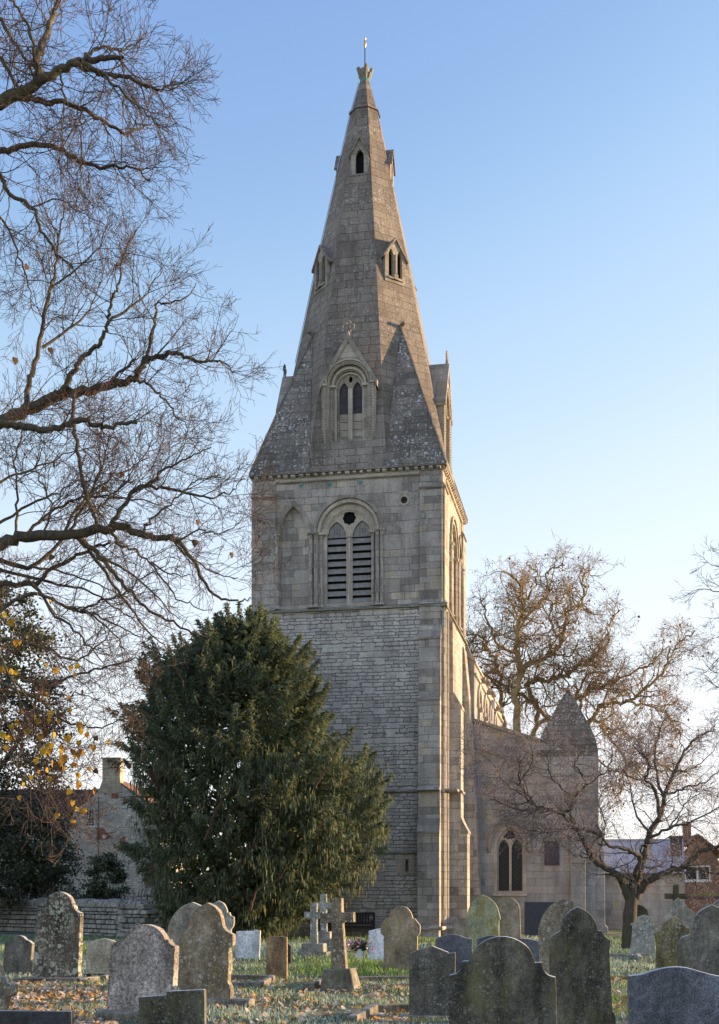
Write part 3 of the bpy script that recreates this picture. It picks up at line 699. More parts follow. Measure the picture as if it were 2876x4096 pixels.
# --- south aisle with stair turret
AV = 3.60
win = arch(5.62, .545, 1.74, 3.62, 4.52)
aw = [(4.05, -.3), (9.33, -.3), (9.33, 7.2), (6.90, 8.10), (4.05, 9.02)]
b = MB(); b.plate(aw, [win], AV, AV + .4); b.box(4.05, 8.95, AV + .401, 19, 0, 6.6); b.box(8.95, 9.33, AV + .401, 9.4, 0, 7.0)
aisle = b.build('aisle', M['warm_ashlar'], church)
b = MB()
b.prism([(4.05, 9.04), (6.9, 8.10), (6.9, 8.24), (4.05, 9.18)], 'y', AV - .10, AV + .45)
b.prism([(4.2, 7.86), (6.9, 6.99), (6.9, 7.09), (4.2, 7.96)], 'y', AV - .07, AV + .02)
b.build('aisle_coping', M['dressed_dark'], aisle)
b = MB(); b.prism([(4.05, 8.7), (9.2, 6.9), (9.2, 7.05), (4.05, 8.85)], 'y', AV + .42, 19); b.build('aisle_roof', M['lead'], aisle)
b = MB()
b.prism([(AV - .16, -.3), (AV - .16, .20), (AV - .02, .34), (AV + .01, .34), (AV + .01, -.3)], 'x', 4.6, 9.42)
b.box(4.6, 9.45, AV - .20, AV - .02, .16, .25)
b.build('aisle_plinth', M['ashlar'], aisle)
b = MB()
b.plate(arch_band(5.60, .80, .93, 3.55, 4.86, 5.06, 12), None, AV - .12, AV + .01)
for s_ in (-1, 1): b.lathe([(.06, -.12), (.10, -.04), (.10, .05), (.06, .10)], (5.60 + s_ * .87, AV - .08, 3.52), 8)
b.build('window_hood', M['dressed_dark'], aisle, bevel=.02)
b = MB()
b.plate(arch(5.62, .68, 1.62, 3.58, 4.68, 12), [arch(5.62, .56, 1.74, 3.60, 4.52, 12)], AV - .015, AV + .10)
b.plate(arch(5.62, .55, 1.74, 3.62, 4.52, 12), [arch(5.345, .225, 1.78, 3.55, 3.98), arch(5.90, .225, 1.78, 3.55, 3.98), foil(5.62, 4.17, .22, 3, .35, a0=R(90)), [(5.33, 4.05), (5.42, 4.02), (5.40, 4.22)], [(5.91, 4.05), (5.84, 4.22), (5.82, 4.02)]], AV + .14, AV + .24)
b.prism([(AV - .08, 1.56), (AV - .08, 1.64), (AV + .16, 1.76), (AV + .16, 1.56)], 'x', 4.88, 6.36)
b.build('window_tracery', M['dressed'], aisle, bevel=.012)
b = MB(); b.plate(arch(5.62, .545, 1.74, 3.62, 4.51, 12), None, AV + .27, AV + .29)
b.build('window_glass', M['glass'], aisle)
b = MB(); b.box(7.08, 7.69, AV - .07, AV, 2.87, 3.86); b.build('notice_panel', M['purple_board'], aisle, bevel=.01)
b = MB(); b.box(7.03, 7.74, AV - .12, AV, 3.87, 4.0); b.build('panel_lintel', M['dressed_dark'], aisle, bevel=.02)
b = MB()
b.prism([(AV + .05, -.3), (AV - .52, -.3), (AV - .52, .26), (AV - .40, .36), (AV - .40, 2.75), (AV - .40, 3.3), (AV - .04, 4.15), (AV + .05, 4.15)], 'x', 8.18, 8.80)
b.box(8.165, 8.815, AV - .46, AV, 2.93, 3.25)
b.prism([(9.25, -.3), (9.72, -.3), (9.72, .22), (9.60, .34), (9.58, 3.3), (9.34, 4.6), (9.25, 4.6)], 'y', AV - .02, AV + .9)
b.build('aisle_buttress', M['warm_ashlar'], aisle, bevel=.012)
# turret with stone pyramid cap
b = MB(); b.box(6.75, 9.31, AV - .028, 6.14, 5.5, 7.45)
turret = b.build('stair_turret', M['warm_ashlar'], church)
b = MB(); cu, cv = 8.03, 4.86
pv = [(1.285, 1.285, 7.45), (1.27, 1.26, 7.75), (1.17, 1.15, 8.20), (.97, .95, 8.70), (.68, .66, 9.28), (.33, .32, 9.96), (.07, .07, 10.42)]
vs, fs = [], []
for hu, hv, z in pv: vs += [(cu - hu, cv - hv, z), (cu + hu, cv - hv, z), (cu + hu, cv + hv, z), (cu - hu, cv + hv, z)]
for i in range(len(pv) - 1):
    for k in range(4): j = (k + 1) % 4; fs.append((i * 4 + k, i * 4 + j, i * 4 + 4 + j, i * 4 + 4 + k))
fs += [(3, 2, 1, 0), tuple(range(len(vs) - 4, len(vs)))]
b.add(vs, fs); b.build('turret_cap', M['cap'], turret)
b = MB(); b.lathe([(.06, 10.38), (.13, 10.44), (.10, 10.54), (.03, 10.62)], (cu, cv, 0), 8); b.build('cap_knob', M['spire'], turret)
# --- porch / vestry with lead roof
VV = 9.0
b = MB(); b.box(9.30, 13.20, VV, 13.6, -.3, 2.72); b.prism([(VV, 2.72), (13.6, 2.72), (11.3, 4.15)], 'x', 9.30, 13.20)
vestry = b.build('vestry', M['warm_ashlar'], church)
b = MB(); b.prism([(VV - .16, 2.66), (11.3, 4.22), (13.76, 2.66), (13.76, 2.60), (11.3, 4.15), (VV - .16, 2.60)], 'x', 9.2, 13.25)
for k in range(7):
    u = 9.5 + k * .56; b.tube([(u, VV - .16, 2.69), (u, 11.3, 4.25)], .03, 6)
b.box(9.2, 13.25, 11.22, 11.38, 4.20, 4.28); b.build('vestry_roof', M['lead'], vestry)
b = MB(); b.box(9.25, 13.22, VV - .2, VV - .10, 2.53, 2.60); b.build('gutter', M['iron'], vestry)
b = MB(); b.box(12.62, 13.15, 10.0, 10.6, 2.9, 4.24); b.box(12.57, 13.20, 9.95, 10.65, 4.24, 4.36); b.build('chimney', M['slate'], vestry, bevel=.01)
b = MB(); b.box(9.3, 13.25, VV - .06, VV + .02, -.3, .32); b.build('vestry_plinth', M['ashlar'], vestry)

# ------------------------------------------------------------------ gravestones
def px_outline(pts, o, yaw):
    return [on_plane(x, y, o, yaw) for x, y in pts]
def smooth_pts(pts, sub=4):
    "Catmull-Rom through open list of 2D points"
    P = [pts[0]] + list(pts) + [pts[-1]]; out = []
    for i in range(1, len(P) - 2):
        p0, p1, p2, p3 = P[i - 1], P[i], P[i + 1], P[i + 2]
        for k in range(sub):
            t = k / sub
            out.append(tuple(.5 * ((2 * p1[a]) + (-p0[a] + p2[a]) * t + (2 * p0[a] - 5 * p1[a] + 4 * p2[a] - p3[a]) * t * t + (-p0[a] + 3 * p1[a] - 3 * p2[a] + p3[a]) * t ** 3) for a in (0, 1)))
    return out + [tuple(pts[-1])]
def cusp_curve(segs):
    "segs: lists of points, each smoothed, joined with sharp corners"
    out = []
    for s_ in segs:
        c = smooth_pts(s_) if len(s_) > 2 else list(s_)
        out += c if not out else c[1:]
    return out
def profile(kind, w, h, **k):
    "outlines in metres (x,z), from bottom left over the top to bottom right; w half width"
    sh = k.get('sh', h * .75); r = k.get('r', w * .7); s = k.get('step', w * .12)
    if kind == 'round': L = [(-w, 0), (-w, h - w)] + [(-w * math.cos(math.pi * i / 16), h - w + w * math.sin(math.pi * i / 16)) for i in range(1, 16)] + [(w, h - w), (w, 0)]; return L
    if kind == 'camber':
        c = k.get('c', .05); n = 12
        return [(-w, 0)] + [(-w + 2 * w * i / n, h - c + c * math.sin(math.pi * i / n)) for i in range(n + 1)] + [(w, 0)]
    if kind == 'ogee':
        c = k.get('c', .1); n = 20
        return [(-w, 0)] + [(-w + 2 * w * i / n, h - c + c * (.5 - .5 * math.cos(2 * math.pi * i / n))) for i in range(n + 1)] + [(w, 0)]
    half = None
    if kind == 'roundshoulder':      # semicircular head, small steps, hollow shoulders
        half = [(w, 0), (w, sh - .02)]
        half += [(w - (w - r - s) * math.sin(math.pi / 2 * i / 6), sh + (k.get('hol', .12)) * (1 - math.cos(math.pi / 2 * i / 6))) for i in range(7)]
        zc = sh + k.get('hol', .12) + k.get('up', .02)
        half += [(r + s, zc), (r, zc)]
        hr = h - zc
        half += [(r * math.cos(math.pi / 2 * i / 8), zc + hr * math.sin(math.pi / 2 * i / 8)) for i in range(1, 9)]
    if kind == 'gothic':             # pointed head straight from the sides
        hh = h - sh; rr = (w * w + hh * hh) / (2 * w); a1 = math.asin(min(1, hh / rr))
        half = [(w, 0), (w, sh)] + [(w - rr + rr * math.cos(a1 * i / 10), sh + rr * math.sin(a1 * i / 10)) for i in range(1, 11)]
    if kind == 'gothicshoulder':     # pointed head standing on hollow shoulders
        r = k.get('r', w * .75); zc = k.get('zc', sh + .12); hh = h - zc; rr = (r * r + hh * hh) / (2 * r); a1 = math.asin(min(1, hh / rr))
        half = [(w * .96, 0), (w * .96, sh * .93), (w, sh * .97), (w, sh)]
        half += [(w - (w - r) * math.sin(math.pi / 2 * i / 6), sh + (zc - sh) * (1 - math.cos(math.pi / 2 * i / 6))) for i in range(1, 7)]
        half += [(r - rr + rr * math.cos(a1 * i / 10), zc + rr * math.sin(a1 * i / 10)) for i in range(1, 11)]
    return [(-x, z) for x, z in half][:-1] + half[::-1] if half[-1][0] < 1e-6 else [(-x, z) for x, z in half] + half[::-1]

def stone(label, out, o, yaw, mat, th=.11, base=None, tilt=0.0, lean=0.0, bev=.013, jit=0.0, cat='gravestone', name='gravestone', foot=None, rough=0):
    "headstone: slab, and a base when the photograph shows one; out in metres"
    t = thing(name, label, cat, (o[0], o[1], 0), yaw, 'headstones in the churchyard')
    t.rotation_euler = (lean, tilt, yaw)
    zb = 0
    b = MB()
    n = len(out)
    vs = [(x, 0, z) for x, z in out] + [(x, th, z) for x, z in out]
    b.add(vs, [tuple(range(n)), tuple(range(2 * n - 1, n - 1, -1))] + [(i, (i + 1) % n, (i + 1) % n + n, i + n) for i in range(n)])
    sl = b.build('slab', mat, t, bevel=bev, seg=2, jit=jit, seed=n)
    if rough:
        me = sl.data; bm = bmesh.new(); bm.from_mesh(me)
        bmesh.ops.triangulate(bm, faces=[f for f in bm.faces if len(f.verts) > 4])
        bmesh.ops.subdivide_edges(bm, edges=bm.edges, cuts=3, use_grid_fill=True)
        rr = random.Random(5)
        for v in bm.verts: v.co += Vector((rr.uniform(-.4, .4), rr.uniform(-1, .4), rr.uniform(-.4, .4))) * rough
        bm.to_mesh(me); bm.free()
    for hw, z0, z1, d in (base or []):
        b = MB(); b.prism([(-d, z0), (-d, z1 - .035), (-d + .035, z1), (th + d - .035, z1), (th + d, z1 - .035), (th + d, z0)], 'x', -hw, hw)
        b.build('base', GR['kerb'] if foot is None else foot, t, bevel=.012)
    return t
def stone_px(label, pts, d, yaw, mat, **k):
    "the outline is read off the photograph on the stone's own upright plane, d metres away; it is closed at the ground"
    xs = [p[0] for p in pts]; o = ((((min(xs) + max(xs)) / 2) - CXP) / FPX * d, d)
    L = [on_plane(x, y, o, yaw) for x, y in pts]
    zf = k.pop('z0', -.15)
    L = [(L[0][0], zf)] + L + [(L[-1][0], zf)]
    return stone(label, L, o, yaw, mat, **k)
def z1p(*p): return [(x * .62035, 3396 + y * .62035) for x, y in p]
def z2p(*p): return [(800 + x * .62035, 3396 + y * .62035) for x, y in p]
def z3p(*p): return [(1600 + x * .7916, 3396 + y * .7916) for x, y in p]
C = cusp_curve
# left group
stone_px('tall lichen spotted gravestone with rounded head and stepped shoulders by the drystone wall', C([z1p((206, 828), (238, 420)), z1p((238, 420), (262, 392), (292, 372)), z1p((292, 372), (298, 350)),
    z1p((298, 350), (312, 305), (345, 282), (390, 276), (435, 298), (460, 335), (465, 362)), z1p((465, 362), (476, 366)), z1p((476, 366), (486, 395), (518, 412)), z1p((518, 412), (503, 828))]), 22.9, -.30, GR['spotted'], th=.13, base=[(.72, -.1, .09, .06)])
stone_px('small dark gravestone with low rounded head at the left edge of the churchyard', C([z1p((14, 806), (30, 600)), z1p((30, 600), (58, 590), (72, 578)), z1p((72, 578), (95, 562), (122, 558), (148, 566), (165, 585)), z1p((165, 585), (185, 592), (207, 610)), z1p((207, 610), (190, 800))]), 25.4, -.34, GR['darkgrey'], th=.10)
stone_px('small pale cream gravestone with wavy top behind a kerb', C([z1p((547, 825), (560, 597)), z1p((560, 597), (605, 590), (655, 577), (705, 584), (745, 598)), z1p((745, 598), (738, 825))]), 24.4, -.22, GR['pale'], th=.08)
stone_px('rough grey granite gravestone with rounded head and thick lit edge', C([z1p((685, 1060), (712, 625)), z1p((712, 625), (735, 612), (752, 590)), z1p((752, 590), (788, 585)), z1p((788, 585), (805, 548), (850, 508), (905, 489), (965, 492), (1015, 515), (1050, 555), (1064, 588)),
    z1p((1064, 588), (1082, 585)), z1p((1082, 585), (1098, 615), (1128, 630)), z1p((1128, 630), (1106, 1060))]), 15.7, -.30, GR['granite'], th=.14, base=[(.60, -.1, .145, .09)], bev=.02, rough=.008)
stone_px('low dark gravestone with one stepped corner in front of the rough granite one', C([z1p((892, 1140), (893, 955)), z1p((893, 955), (1072, 942)), z1p((1072, 942), (1073, 918)), z1p((1073, 918), (1318, 906)), z1p((1318, 906), (1320, 1140))]), 12.4, -.12, GR['dark'], th=.09)
stone_px('broad grey pointed gravestone leaning behind the mottled gothic one', C([z1p((1078, 900), (1078, 545)), z1p((1078, 545), (1092, 470), (1130, 410), (1180, 365), (1240, 343)), z1p((1240, 343), (1300, 372), (1345, 430), (1370, 520)), z1p((1370, 520), (1375, 900))]), 21.5, -.20, GR['grey'], th=.12, tilt=0)
stone_px('tall mottled brown gothic gravestone with golden lit right edge', C([z1p((1162, 975), (1155, 880), (1175, 770), (1172, 640)), z1p((1172, 640), (1153, 625), (1155, 560)), z1p((1155, 560), (1195, 530), (1220, 490)), z1p((1220, 490), (1232, 440), (1265, 385), (1335, 346)), z1p((1335, 346), (1385, 375), (1420, 425), (1433, 490)),
    z1p((1433, 490), (1455, 525), (1500, 552)), z1p((1500, 552), (1500, 622)), z1p((1500, 622), (1476, 640)), z1p((1476, 640), (1468, 860)), z1p((1468, 860), (1486, 900), (1484, 975))]), 18.2, -.28, GR['lichen'], th=.13, base=[(.70, -.1, .10, .06)])
stone_px('greenish gravestone with scalloped ogee shoulders against the dark yew', C([z1p((1365, 720), (1368, 352)), z1p((1368, 352), (1405, 333)), z1p((1405, 333), (1440, 350), (1460, 385), (1465, 410)), z1p((1465, 410), (1480, 408)), z1p((1480, 408), (1486, 430), (1507, 437)), z1p((1507, 437), (1506, 490), (1488, 520)), z1p((1488, 520), (1490, 720))]), 25.5, -.16, GR['bluelichen'], th=.10)
stone_px('dark flat topped modern gravestone cut off by the lower left corner', C([[(-60, 4110), (-60, 4043)], [(-60, 4043), (284, 4046)], [(284, 4046), (286, 4110)]]), 9.2, -.05, GR['black'], th=.07, bev=.006)
stone_px('gravestone with scrolled shoulder cut off by the left edge beside the fallen leaves', C([[(-90, 4060), (-90, 3900)], [(-90, 3900), (-70, 3870), (-40, 3850), (-12, 3862), (0, 3908)], [(0, 3908), (16, 3908)], [(16, 3908), (25, 3930), (52, 3938)], [(52, 3938), (46, 3980), (24, 3990)], [(24, 3990), (12, 4040)]]), 15.5, -.34, GR['lichen'], th=.12)
# middle
stone_px('white marble gravestone with notched top corner beside the yew', C([z2p((226, 712), (234, 530)), z2p((234, 530), (348, 527)), z2p((348, 527), (350, 520)), z2p((350, 520), (388, 527)), z2p((388, 527), (382, 712))]), 31, -.16, GR['white'], th=.07, bev=.006)
stone_px('plain narrow brown gravestone with slightly cambered top', C([z2p((424, 838), (426, 572)), z2p((426, 572), (490, 562), (560, 568)), z2p((560, 568), (560, 838))]), 23.8, -.16, GR['brown'], th=.08)
stone_px('narrow black gravestone with clipped corner behind the plain brown one', C([z2p((540, 755), (540, 618)), z2p((540, 618), (572, 612)), z2p((572, 612), (586, 626)), z2p((586, 626), (586, 755))]), 28, -.16, GR['black'], th=.07, bev=.006)
stone_px('white round shouldered gravestone standing right of the flower vase', C([z2p((1086, 706), (1088, 527)), z2p((1088, 527), (1118, 520), (1150, 512), (1178, 514)), z2p((1178, 514), (1215, 530)), z2p((1215, 530), (1215, 706))]), 31, -.14, GR['white'], th=.08, bev=.006)
stone_px('brown round headed gravestone with mossy shoulders in front of the tower', C([z2p((1164, 778), (1170, 745), (1184, 735)), z2p((1184, 735), (1184, 560)), z2p((1184, 560), (1165, 545), (1165, 485)), z2p((1165, 485), (1180, 465), (1195, 450)), z2p((1195, 450), (1215, 445)), z2p((1215, 445), (1232, 405), (1262, 377), (1297, 368), (1335, 380), (1360, 412), (1372, 448)),
    z2p((1372, 448), (1388, 450)), z2p((1388, 450), (1400, 470), (1418, 490)), z2p((1418, 490), (1418, 540), (1402, 562)), z2p((1402, 562), (1396, 778))]), 26.7, -.18, GR['brownlichen'], th=.12)
stone_px('grey brown gravestone with low pointed gable and small square shoulders', C([z2p((1348, 1100), (1349, 672)), z2p((1349, 672), (1392, 660)), z2p((1392, 660), (1393, 652)), z2p((1393, 652), (1497, 625)), z2p((1497, 625), (1598, 665)), z2p((1598, 665), (1600, 673)), z2p((1600, 673), (1646, 668)), z2p((1646, 668), (1640, 1100))]), 16.2, -.14, GR['darkgrey'], th=.10, base=[(.42, -.1, .04, .10)])
# right group
stone_px('polished blue grey gravestone with wavy top below the tower buttress', C([z3p((180, 640), (181, 450)), z3p((181, 450), (215, 440), (255, 431), (300, 436), (330, 448), (364, 455)), z3p((364, 455), (366, 640))]), 25, -.15, GR['polished'], th=.09, bev=.007)
stone_px('plain low grey gravestone half hidden behind the yellow lichened one', C([z3p((264, 455), (265, 355)), z3p((265, 355), (300, 348), (360, 347)), z3p((360, 347), (362, 455))]), 39.5, -.18, GR['tall'], th=.10)
stone_px('pointed gravestone covered in yellow green lichen below the tower corner', C([z3p((346, 520), (346, 362)), z3p((346, 362), (334, 352), (336, 335)), z3p((336, 335), (352, 290), (380, 252), (415, 231)), z3p((415, 231), (455, 250), (490, 290), (508, 355)), z3p((508, 355), (500, 362)), z3p((500, 362), (500, 520))]), 36, -.18, GR['yellow'], th=.12)
stone_px('round headed gravestone with pale vertical streak under the aisle window', C([z3p((488, 470), (490, 320)), z3p((490, 320), (490, 290), (505, 258), (545, 245), (580, 257), (603, 290), (606, 320)), z3p((606, 320), (612, 470))]), 37.5, -.18, GR['tall'], th=.12)
stone_px('pointed gravestone with orange lichen behind the tallest front stone', C([z3p((708, 680), (700, 440), (696, 440)), z3p((696, 440), (702, 390), (730, 320), (775, 275), (822, 253)), z3p((822, 253), (862, 270), (905, 310), (930, 370)), z3p((930, 370), (930, 680))]), 22, -.15, GR['lichen'], th=.12)
stone_px('tallest dark gothic gravestone with stepped shoulders right of the big round one', C([z3p((775, 900), (756, 640), (756, 455)), z3p((756, 455), (775, 435), (812, 412)), z3p((812, 412), (815, 375), (845, 325), (898, 292)), z3p((898, 292), (950, 318), (988, 370), (1000, 412)), z3p((1000, 412), (1020, 415), (1035, 440), (1065, 460)), z3p((1065, 460), (1058, 520)), z3p((1058, 520), (1075, 820)), z3p((1075, 820), (1088, 840), (1092, 900))]), 14, -.13, GR['dark'], th=.12)
stone_px('huge dark round headed gravestone with scooped shoulders in the foreground', C([z3p((247, 900), (247, 638)), z3p((247, 638), (285, 628), (310, 600), (312, 568)), z3p((312, 568), (348, 565)), z3p((348, 565), (375, 510), (425, 465), (500, 442), (575, 452), (640, 490), (672, 540), (682, 575)), z3p((682, 575), (718, 572)), z3p((718, 572), (728, 612), (752, 638), (788, 648)), z3p((788, 648), (794, 900))]), 9.9, -.12, GR['dark'], th=.11)
stone_px('dark polished gravestone with curved top peeping out behind the huge round one', C([z3p((390, 600), (390, 455)), z3p((390, 455), (430, 442), (475, 438), (520, 448)), z3p((520, 448), (540, 600))]), 28, -.15, GR['polished'], th=.09, bev=.007)
stone_px('pale grey cambered gravestone just right of the huge round head', C([z3p((560, 640), (560, 458)), z3p((560, 458), (600, 451), (650, 455), (706, 467)), z3p((706, 467), (710, 640))]), 26, -.15, GR['modern'], th=.09, bev=.007)
stone_px('small pale lichened gravestone with trefoil head below the cherry tree', C([z3p((1160, 548), (1175, 400), (1165, 385)), z3p((1165, 385), (1172, 375), (1196, 368)), z3p((1196, 368), (1202, 345), (1235, 331)), z3p((1235, 331), (1265, 345), (1272, 372)), z3p((1272, 372), (1295, 385), (1300, 410), (1285, 420)), z3p((1285, 420), (1288, 548))]), 32, -.14, GR['bluelichen'], th=.11)
stone_px('mossy stained gravestone with low pointed head and notched shoulders', C([z3p((1292, 640), (1295, 480), (1283, 425)), z3p((1283, 425), (1310, 410), (1325, 390)), z3p((1325, 390), (1335, 372)), z3p((1335, 372), (1386, 338)), z3p((1386, 338), (1435, 372)), z3p((1435, 372), (1440, 388)), z3p((1440, 388), (1460, 400), (1466, 430)), z3p((1466, 430), (1445, 480)), z3p((1445, 480), (1450, 640))]), 25.5, -.12, GR['moss'], th=.12)
stone_px('tall pale grey gothic gravestone with curled shoulders in front of the brick wall', C([z3p((1345, 520), (1348, 380), (1332, 345)), z3p((1332, 345), (1345, 335), (1355, 315)), z3p((1355, 315), (1362, 285), (1405, 245)), z3p((1405, 245), (1440, 275), (1452, 300)), z3p((1452, 300), (1475, 310), (1488, 325)), z3p((1488, 325), (1480, 360), (1470, 520))]), 34, -.14, GR['grey'], th=.13)
stone_px('large dark gothic gravestone with one round shoulder at the right edge', C([z3p((1412, 760), (1404, 490)), z3p((1404, 490), (1425, 448), (1468, 432)), z3p((1468, 432), (1475, 380), (1510, 320), (1578, 280)), z3p((1578, 280), (1640, 315), (1685, 380), (1690, 432)), z3p((1690, 432), (1735, 460), (1750, 490)), z3p((1750, 490), (1745, 760))]), 16, -.12, GR['darkgrey'], th=.13)
stone_px('pointed grey gravestone mostly hidden behind the large one at the right edge', C([z3p((1570, 480), (1575, 300)), z3p((1575, 300), (1600, 262), (1650, 240)), z3p((1650, 240), (1700, 300)), z3p((1700, 300), (1700, 480))]), 24, -.12, GR['grey'], th=.12)
stone_px('honed grey modern gravestone with wavy top in the lower right corner', C([z3p((1158, 960), (1155, 640)), z3p((1155, 640), (1215, 635), (1290, 612), (1370, 597), (1450, 600), (1530, 622), (1612, 642), (1680, 648)), z3p((1680, 648), (1684, 960))]), 9.8, -.10, GR['modern'], th=.10, bev=.012)
stone_px('dark olive round headed gravestone directly behind the cherry trunk', C([z3p((1128, 450), (1126, 330)), z3p((1126, 330), (1132, 305), (1158, 285), (1190, 280), (1225, 286), (1250, 310), (1256, 335)), z3p((1256, 335), (1256, 450))]), 40, -.16, GR['browngreen'], th=.12)
# dark panel against the aisle
o = at(2195, 3700, 47.5)
t = thing('slate_slab', 'flat dark slate slab leaning against the aisle buttress', 'stone slab', (o.x, o.y, 0), -.191, None)
b = MB(); b.box(-.92, .92, 0, .07, 0, 1.33); b.build('slab', M['slate'], t, bevel=.008)
b = MB(); b.box(-.95, .95, -.03, .16, -.1, .06); b.build('base', M['dressed_dark'], t, bevel=.01)

# stone crosses
def cross(label, cx, d, yaw, mat, w, arm, z_arm, ah, top, z0, steps, th=.12, taper=.015, lean=0.0):
    x = (cx - CXP) / FPX * d
    t = thing('cross_gravestone', label, 'stone cross', (x, d, 0), yaw, 'stone crosses on graves'); t.rotation_euler = (0, lean, yaw)
    b = MB(); a0, a1 = z_arm - ah / 2, z_arm + ah / 2
    L = [(-w - taper, z0), (-w, a0), (-arm, a0), (-arm, a1), (-w, a1), (-w, top), (w, top), (w, a1), (arm, a1), (arm, a0), (w, a0), (w + taper, z0)]
    n = len(L); b.add([(p, 0, q) for p, q in L] + [(p, th, q) for p, q in L], [tuple(range(n)), tuple(range(2 * n - 1, n - 1, -1))] + [(i, (i + 1) % n, (i + 1) % n + n, i + n) for i in range(n)])
    b.build('cross', mat, t, bevel=.008, seg=2)
    for hw, s0, s1, tp in steps:
        b = MB(); dd = hw * .72
        b.add([(-hw, th / 2 - dd, s0), (hw, th / 2 - dd, s0), (hw, th / 2 + dd, s0), (-hw, th / 2 + dd, s0), (-hw * tp, th / 2 - dd * tp, s1), (hw * tp, th / 2 - dd * tp, s1), (hw * tp, th / 2 + dd * tp, s1), (-hw * tp, th / 2 + dd * tp, s1)],
              [(3, 2, 1, 0), (4, 5, 6, 7), (0, 1, 5, 4), (1, 2, 6, 5), (2, 3, 7, 6), (3, 0, 4, 7)])
        b.build('base', GR['kerb'] if tp < .9 else GR['step'], t, bevel=.012)
    return t
d = 21.0; zz = lambda y, d: EYE + (HOR - y) / FPX * d
cross('large brown stone cross on a dark tapered base in front of the bench', 1357, d, -.28, GR['lichen'], .093, .292, zz(3396 + 443 * .62, d), .17, zz(3396 + 317 * .62, d), .36, [(.325, -.05, .36, .72)], th=.14, taper=.035, lean=R(-2.2))
d = 32.0
cross('pale lichened stone cross on a stepped base, left of the large brown one', 1254, d, -.20, GR['bluelichen'], .082, .245, zz(3396 + 427 * .62, d), .17, zz(3396 + 350 * .62, d), .33, [(.30, .14, .36, .94), (.40, -.05, .15, .98)], th=.13)
d = 33.5
cross('pale stone cross with three steps partly hidden behind the large brown one', 1293, d, -.20, GR['bluelichen'], .082, .245, zz(3396 + 365 * .62, d), .16, zz(3396 + 290 * .62, d), .56, [(.21, .42, .62, .95), (.28, .20, .44, .97), (.36, -.05, .22, .98)], th=.13)
d = 38
cross('dark green stone cross standing in front of the vestry wall', 2704, d, -.16, GR['browngreen'], .085, .33, zz(3585, d), .17, zz(3538, d), .4, [(.33, .2, .42, .95), (.45, -.05, .22, .97)], th=.14)

# kerbs round graves
def kerb(label, pts, d_pts, w=.11, h=.12, fill=None, mat=None):
    P = [Vector(((x - CXP) / FPX * d, d, 0)) for x, d in zip(pts, d_pts)]
    c = sum(P, Vector()) / len(P)
    t = thing('grave_kerb', label, 'grave kerb', c, 0, 'stone kerbs round graves')
    for a, b_ in zip(P, P[1:]):
        dv = (b_ - a); L = dv.length; ang = math.atan2(dv.y, dv.x)
        b = MB(Matrix.Translation(a - c) @ Matrix.Rotation(ang, 4, 'Z')); b.box(-.02, L + .02, -w / 2, w / 2, -.1, h)
        b.build('kerb_stone', mat or GR['kerb'], t, bevel=.012, jit=.004, seed=int(L * 100))
kerb('low stone kerb with frosty gravel beside the mottled gothic stone', [885, 1090, 1040, 900], [23.2, 22.9, 21.1, 21.0], h=.13, fill=[(885, 23.15), (1085, 22.85), (1038, 21.15), (900, 21.05)])
kerb('dark stone kerb behind the large brown cross', [1240, 1310, 1640], [20.9, 22.4, 22.7], h=.13, fill=[(1245, 20.9), (1312, 22.35), (1640, 22.65), (1640, 21.1)])
kerb('pale stone kerb along the bottom of the picture beside the low gabled stone', [1400, 1500, 1640], [15.2, 16.9, 17.0], h=.12, fill=[(1405, 15.2), (1502, 16.85), (1640, 16.95), (1640, 15.2)])
kerb('stone kerb below the tall lichen spotted stone', [60, 330, 440], [22.6, 22.6, 23.6], h=.10)
kerb('pale kerb on the grass beside the tallest dark gothic stone', [2440, 2530], [31.6, 31.2], h=.12, mat=GR['grey'])
kerb('pale kerb beside the small trefoil headed stone', [2560, 2552, 2640], [30.2, 31.6, 31.6], h=.12, mat=GR['grey'])
kerb('black granite kerb in front of the pale cream stone', [330, 320, 445], [22.0, 24.0, 24.0], h=.10, mat=GR['black'])

# flowers in a vase
o = Vector(((1438 - CXP) / FPX * 31, 31, .05))
t = thing('grave_flowers', 'pink and white flowers in a white vase on the grass', 'flower vase', o)
b = MB(); b.lathe([(.055, -.06), (.07, .06), (.09, .20), (.095, .21)], n=12); b.build('vase', M['white_paint'], t)
rr = random.Random(4); V, F, K = [], [], []
for k in range(85):
    a = rr.uniform(0, 2 * math.pi); r = abs(rr.gauss(0, .13)) + .02; x, y = r * math.cos(a), r * math.sin(a) * .7; z = .34 + rr.uniform(-.1, .12) - r * .5 + .05
    if k % 3 == 0: x -= .26; z -= .04
    c = rr.choice([(.75, .28, .38), (.80, .40, .48), (.82, .70, .70), (.70, .12, .22), (.30, .06, .16), (.85, .80, .78), (.75, .28, .06)])
    s_ = rr.uniform(.018, .034); b0 = len(V)
    for j in range(6):
        g = j * math.pi / 3; V.append((x + s_ * math.cos(g), y - .01, z + s_ * math.sin(g)))
    V.append((x, y - s_ * .9, z)); V.append((x, y + s_ * .5, z)); K += [c] * 8
    for j in range(6): F.append((b0 + j, b0 + (j + 1) % 6, b0 + 6)); F.append((b0 + (j + 1) % 6, b0 + j, b0 + 7))
link('blossoms', fast_mesh('blossoms', V, F, np.array(K)), tinted('petals', .7), t)
V, F, K = [], [], []
for k in range(90):
    a = rr.uniform(0, 2 * math.pi); r = rr.uniform(.0, .22); b0 = len(V); x, y = r * math.cos(a), r * math.sin(a) * .6; z = rr.uniform(.16, .38)
    V += [(x * .3, y * .3, .15), (x + .02, y, z), (x, y, z + .06), (x - .02, y, z)]; F += [(b0, b0 + 1, b0 + 2), (b0, b0 + 2, b0 + 3)]; K += [(.05, .09, .03)] * 4
